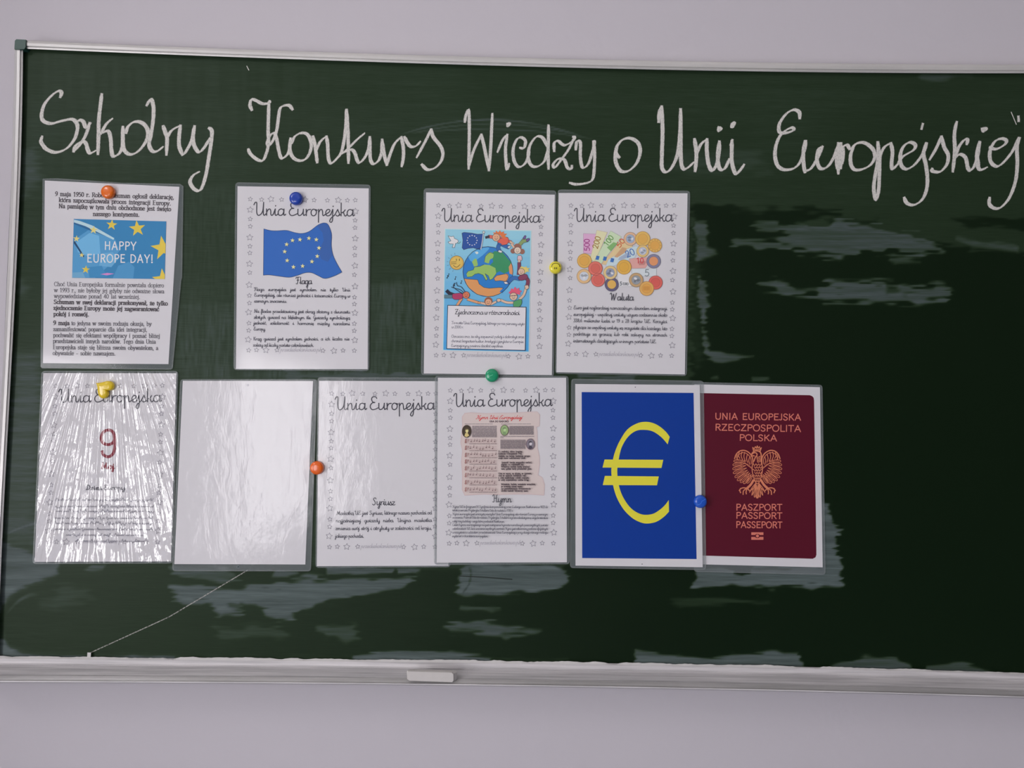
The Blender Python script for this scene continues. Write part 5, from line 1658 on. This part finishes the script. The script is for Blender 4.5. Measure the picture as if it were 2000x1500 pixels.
# body, neck, head turned to the left, beak and crown
for L_ in ([(455, 640), (446, 690), (452, 740), (470, 790), (484, 806), (500, 790), (516, 740), (522, 690), (512, 640)],):
    S.line(mb, L_, 1.8, GD, 2)
for i in range(7):
    y = 660 + i * 20
    for k_ in (-1, 0, 1):
        x = EC + k_ * (20 - i * 1.2) + (6 if i % 2 else 0)
        S.line(mb, [(x - 9, y), (x, y + 12), (x + 9, y)], 1.3, GD, 2)
S.line(mb, [(460, 640), (470, 612), (482, 596), (478, 582), (462, 578), (444, 590), (440, 604), (452, 600), (462, 602)], 2.2, GD, 2)
S.line(mb, [(512, 640), (514, 606), (508, 578), (490, 566), (466, 566), (448, 580), (440, 600)], 2.4, GD, 2)
for i in range(4):
    S.line(mb, [(478 + i * 2, 604 + i * 12), (490, 612 + i * 12), (506, 604 + i * 12)], 1.5, GD, 2)
S.disc(mb, 474, 580, 4, GD, 3)
S.line(mb, [(456, 564), (450, 540), (462, 548), (470, 534), (478, 546), (484, 528), (490, 546), (500, 534), (504, 549), (514, 542), (506, 566), (456, 564)], 1.7, GD, 2, sm=False)
S.line(mb, [(458, 556), (508, 556)], 1.6, GD, 2)
S.done(mb, 'eagle_emblem')

# --- sheet 10: the euro sign
PQ = [(1123.5, 750), (1366.7, 751.9), (1372.5, 1107.9), (1124, 1104.7)]
S = Sheet('laminated sheet with big yellow euro sign on blue, overlapping the passport sheet', PQ, [(1116.5, 740.5), (1373.5, 744.5), (1378.5, 1112.5), (1114, 1108.5)], 0.0040, 'flat', scale=3.75, org=(1100, 730))
mb = MB()
S.fill(mb, [(135, 134), (955, 140), (977, 1357), (139, 1350)], ink(0, 50, 134))
S.done(mb, 'blue_field')
mb = MB()
YE = ink(214, 200, 58)
oc = catmull([(780, 462), (752, 425), (705, 385), (655, 360), (600, 352), (540, 364), (470, 408), (415, 490), (380, 570), (362, 640), (352, 715), (364, 810), (392, 905), (440, 990), (500, 1052), (560, 1086), (615, 1097), (680, 1085), (735, 1050), (775, 1010)], 5)
ic = catmull([(773, 925), (745, 962), (705, 998), (650, 1028), (575, 1030), (500, 988), (442, 910), (408, 820), (396, 718), (405, 635), (428, 540), (475, 462), (535, 418), (600, 411), (660, 424), (720, 466), (765, 517)], 5)
S.fill(mb, oc + ic, YE, 2)
S.fill(mb, [(303, 628), (733, 630), (720, 690), (288, 687)], YE, 3)
S.fill(mb, [(305, 748), (700, 752), (687, 817), (290, 815)], YE, 3)
S.done(mb, 'euro_sign')
mb = MB(); S.disc(mb, 528, 98, 4, ink(96, 96, 100), 1); S.done(mb, 'punched_hole')
mb = MB(); S.disc(mb, 578, 1394, 4, ink(96, 96, 100), 1); S.done(mb, 'punched_hole')

# ------------------------------------------------------------------ magnets
MG = 'magnets holding the sheets'


def plastic(c):
    return simple('magnet_plastic_%d_%d_%d' % c, ink(*c), 0.28, coat=0.5)


def magnet(x, y, r, c, label, t0, depth=0.009, shape=None):
    """domed button: r in px at its widest"""
    base = px(x, y, t0)
    root = thing('magnet', base, label, 'magnet', MG)
    s = r / FPX * (DIST - t0)
    m_ = plastic(c)
    mb = MB()
    prof = [(0.90, 0.0), (0.98, 0.10), (1.0, 0.35), (0.985, 0.55), (0.93, 0.74), (0.80, 0.90), (0.6, 0.97), (0.35, 0.995), (0.0, 1.0)]
    n = 40
    rows = []
    for f, h in prof:
        ring = []
        for i in range(n):
            a = 2 * math.pi * i / n
            if shape:
                ux, uz = shape(a)
            else:
                ux, uz = math.cos(a), math.sin(a)
            ring.append((base[0] + ux * f * s, base[1] - h * depth, base[2] + uz * f * s))
        rows.append(ring)
    for a_, b_ in zip(rows[:-1], rows[1:]):
        for i in range(n):
            j = (i + 1) % n
            mb.face([a_[i], a_[j], b_[j], b_[i]] if b_ is not rows[-1] else [a_[i], a_[j], b_[0]], m_)
    o = mb.build('cap', root, smooth=True)
    # weld so the shading is smooth
    import bmesh
    bm = bmesh.new(); bm.from_mesh(o.data)
    bmesh.ops.remove_doubles(bm, verts=bm.verts, dist=1e-6)
    bmesh.ops.recalc_face_normals(bm, faces=bm.faces)
    bm.to_mesh(o.data); bm.free()
    return root, o, base, s


def heart(a):
    # plump heart leaning to the right
    t = a
    x = 16 * math.sin(t) ** 3
    y = 13 * math.cos(t) - 5 * math.cos(2 * t) - 2 * math.cos(3 * t) - math.cos(4 * t)
    x, y = x / 15.0, (y + 2.0) / 15.0
    q = -2.15
    return (x * math.cos(q) - y * math.sin(q), x * math.sin(q) + y * math.cos(q))


TS = 0.0031
magnet(213.5, 376.5, 13.2, (250, 96, 12), 'round orange magnet at the top of the HAPPY EUROPE DAY! sheet', TS)
magnet(579.5, 389, 13.0, (14, 54, 148), 'round dark blue magnet at the top of the Flaga sheet', TS)
magnet(620, 913.5, 13.2, (246, 88, 10), 'round orange magnet between the plain white sheet and the Syriusz sheet', TS)


def relief(parent, base, s, L_, w, depth, col, name):
    """raised or printed line on the domed cap, in units of the cap radius"""
    mb = MB()
    pts = catmull(L_, 6)
    m_ = simple('magnet_mark_%d_%d_%d' % col, ink(*col), 0.35)
    for a, c in zip(pts[:-1], pts[1:]):
        d = (c[0] - a[0], c[1] - a[1]); l = math.hypot(*d) or 1
        nx, ny = -d[1] / l * w / 2, d[0] / l * w / 2

        def pt(u, v):
            rr = min(1.0, math.hypot(u, v))
            h = 1.0 - 0.10 * (rr / 0.8) ** 3 if rr < 0.8 else 0.90 - (rr - 0.8) * 1.6
            return (base[0] + u * s, base[1] - depth * h - 0.0003, base[2] + v * s)
        mb.face([pt(a[0] + nx, a[1] + ny), pt(a[0] - nx, a[1] - ny), pt(c[0] - nx, c[1] - ny), pt(c[0] + nx, c[1] + ny)], m_)
    return mb.build(name, parent)


r, o, bs, s = magnet(1084.5, 523.5, 12.4, (216, 196, 48), 'round yellow magnet with upside-down smiling face between two upper sheets', TS)
relief(o, bs, s, [(-0.66, 0.12), (-0.5, 0.42), (-0.2, 0.58), (0.2, 0.58), (0.5, 0.42), (0.66, 0.12)], 0.09, 0.009, (60, 52, 30), 'smile')
relief(o, bs, s, [(-0.72, 0.10), (-0.56, 0.10)], 0.09, 0.009, (60, 52, 30), 'smile_corner')
relief(o, bs, s, [(0.56, 0.10), (0.72, 0.10)], 0.09, 0.009, (60, 52, 30), 'smile_corner')
relief(o, bs, s, [(-0.14, -0.05), (-0.14, -0.35)], 0.12, 0.009, (60, 52, 30), 'eye')
relief(o, bs, s, [(0.14, -0.05), (0.14, -0.35)], 0.12, 0.009, (60, 52, 30), 'eye')
r, o, bs, s = magnet(961, 733.5, 13.2, (16, 134, 92), 'round green magnet above the Hymn sheet', 0.0050)
relief(o, bs, s, [(-0.72, -0.46), (-0.45, -0.2), (-0.1, -0.02), (0.15, 0.1)], 0.06, 0.009, (96, 190, 150), 'seam')
r, o, bs, s = magnet(1366.5, 979, 12.8, (24, 76, 172), 'round bright blue magnet with wavy seam on right edge of the euro sign sheet', 0.0050)
relief(o, bs, s, [(-0.68, -0.50), (-0.40, -0.42), (-0.05, -0.25), (0.1, 0.1), (0.42, 0.28), (0.72, 0.45)], 0.07, 0.009, (74, 122, 206), 'seam')
magnet(204.5, 757.5, 17.6, (206, 178, 30), 'yellow heart-shaped magnet on the crinkled sheet', TS, 0.008, heart)
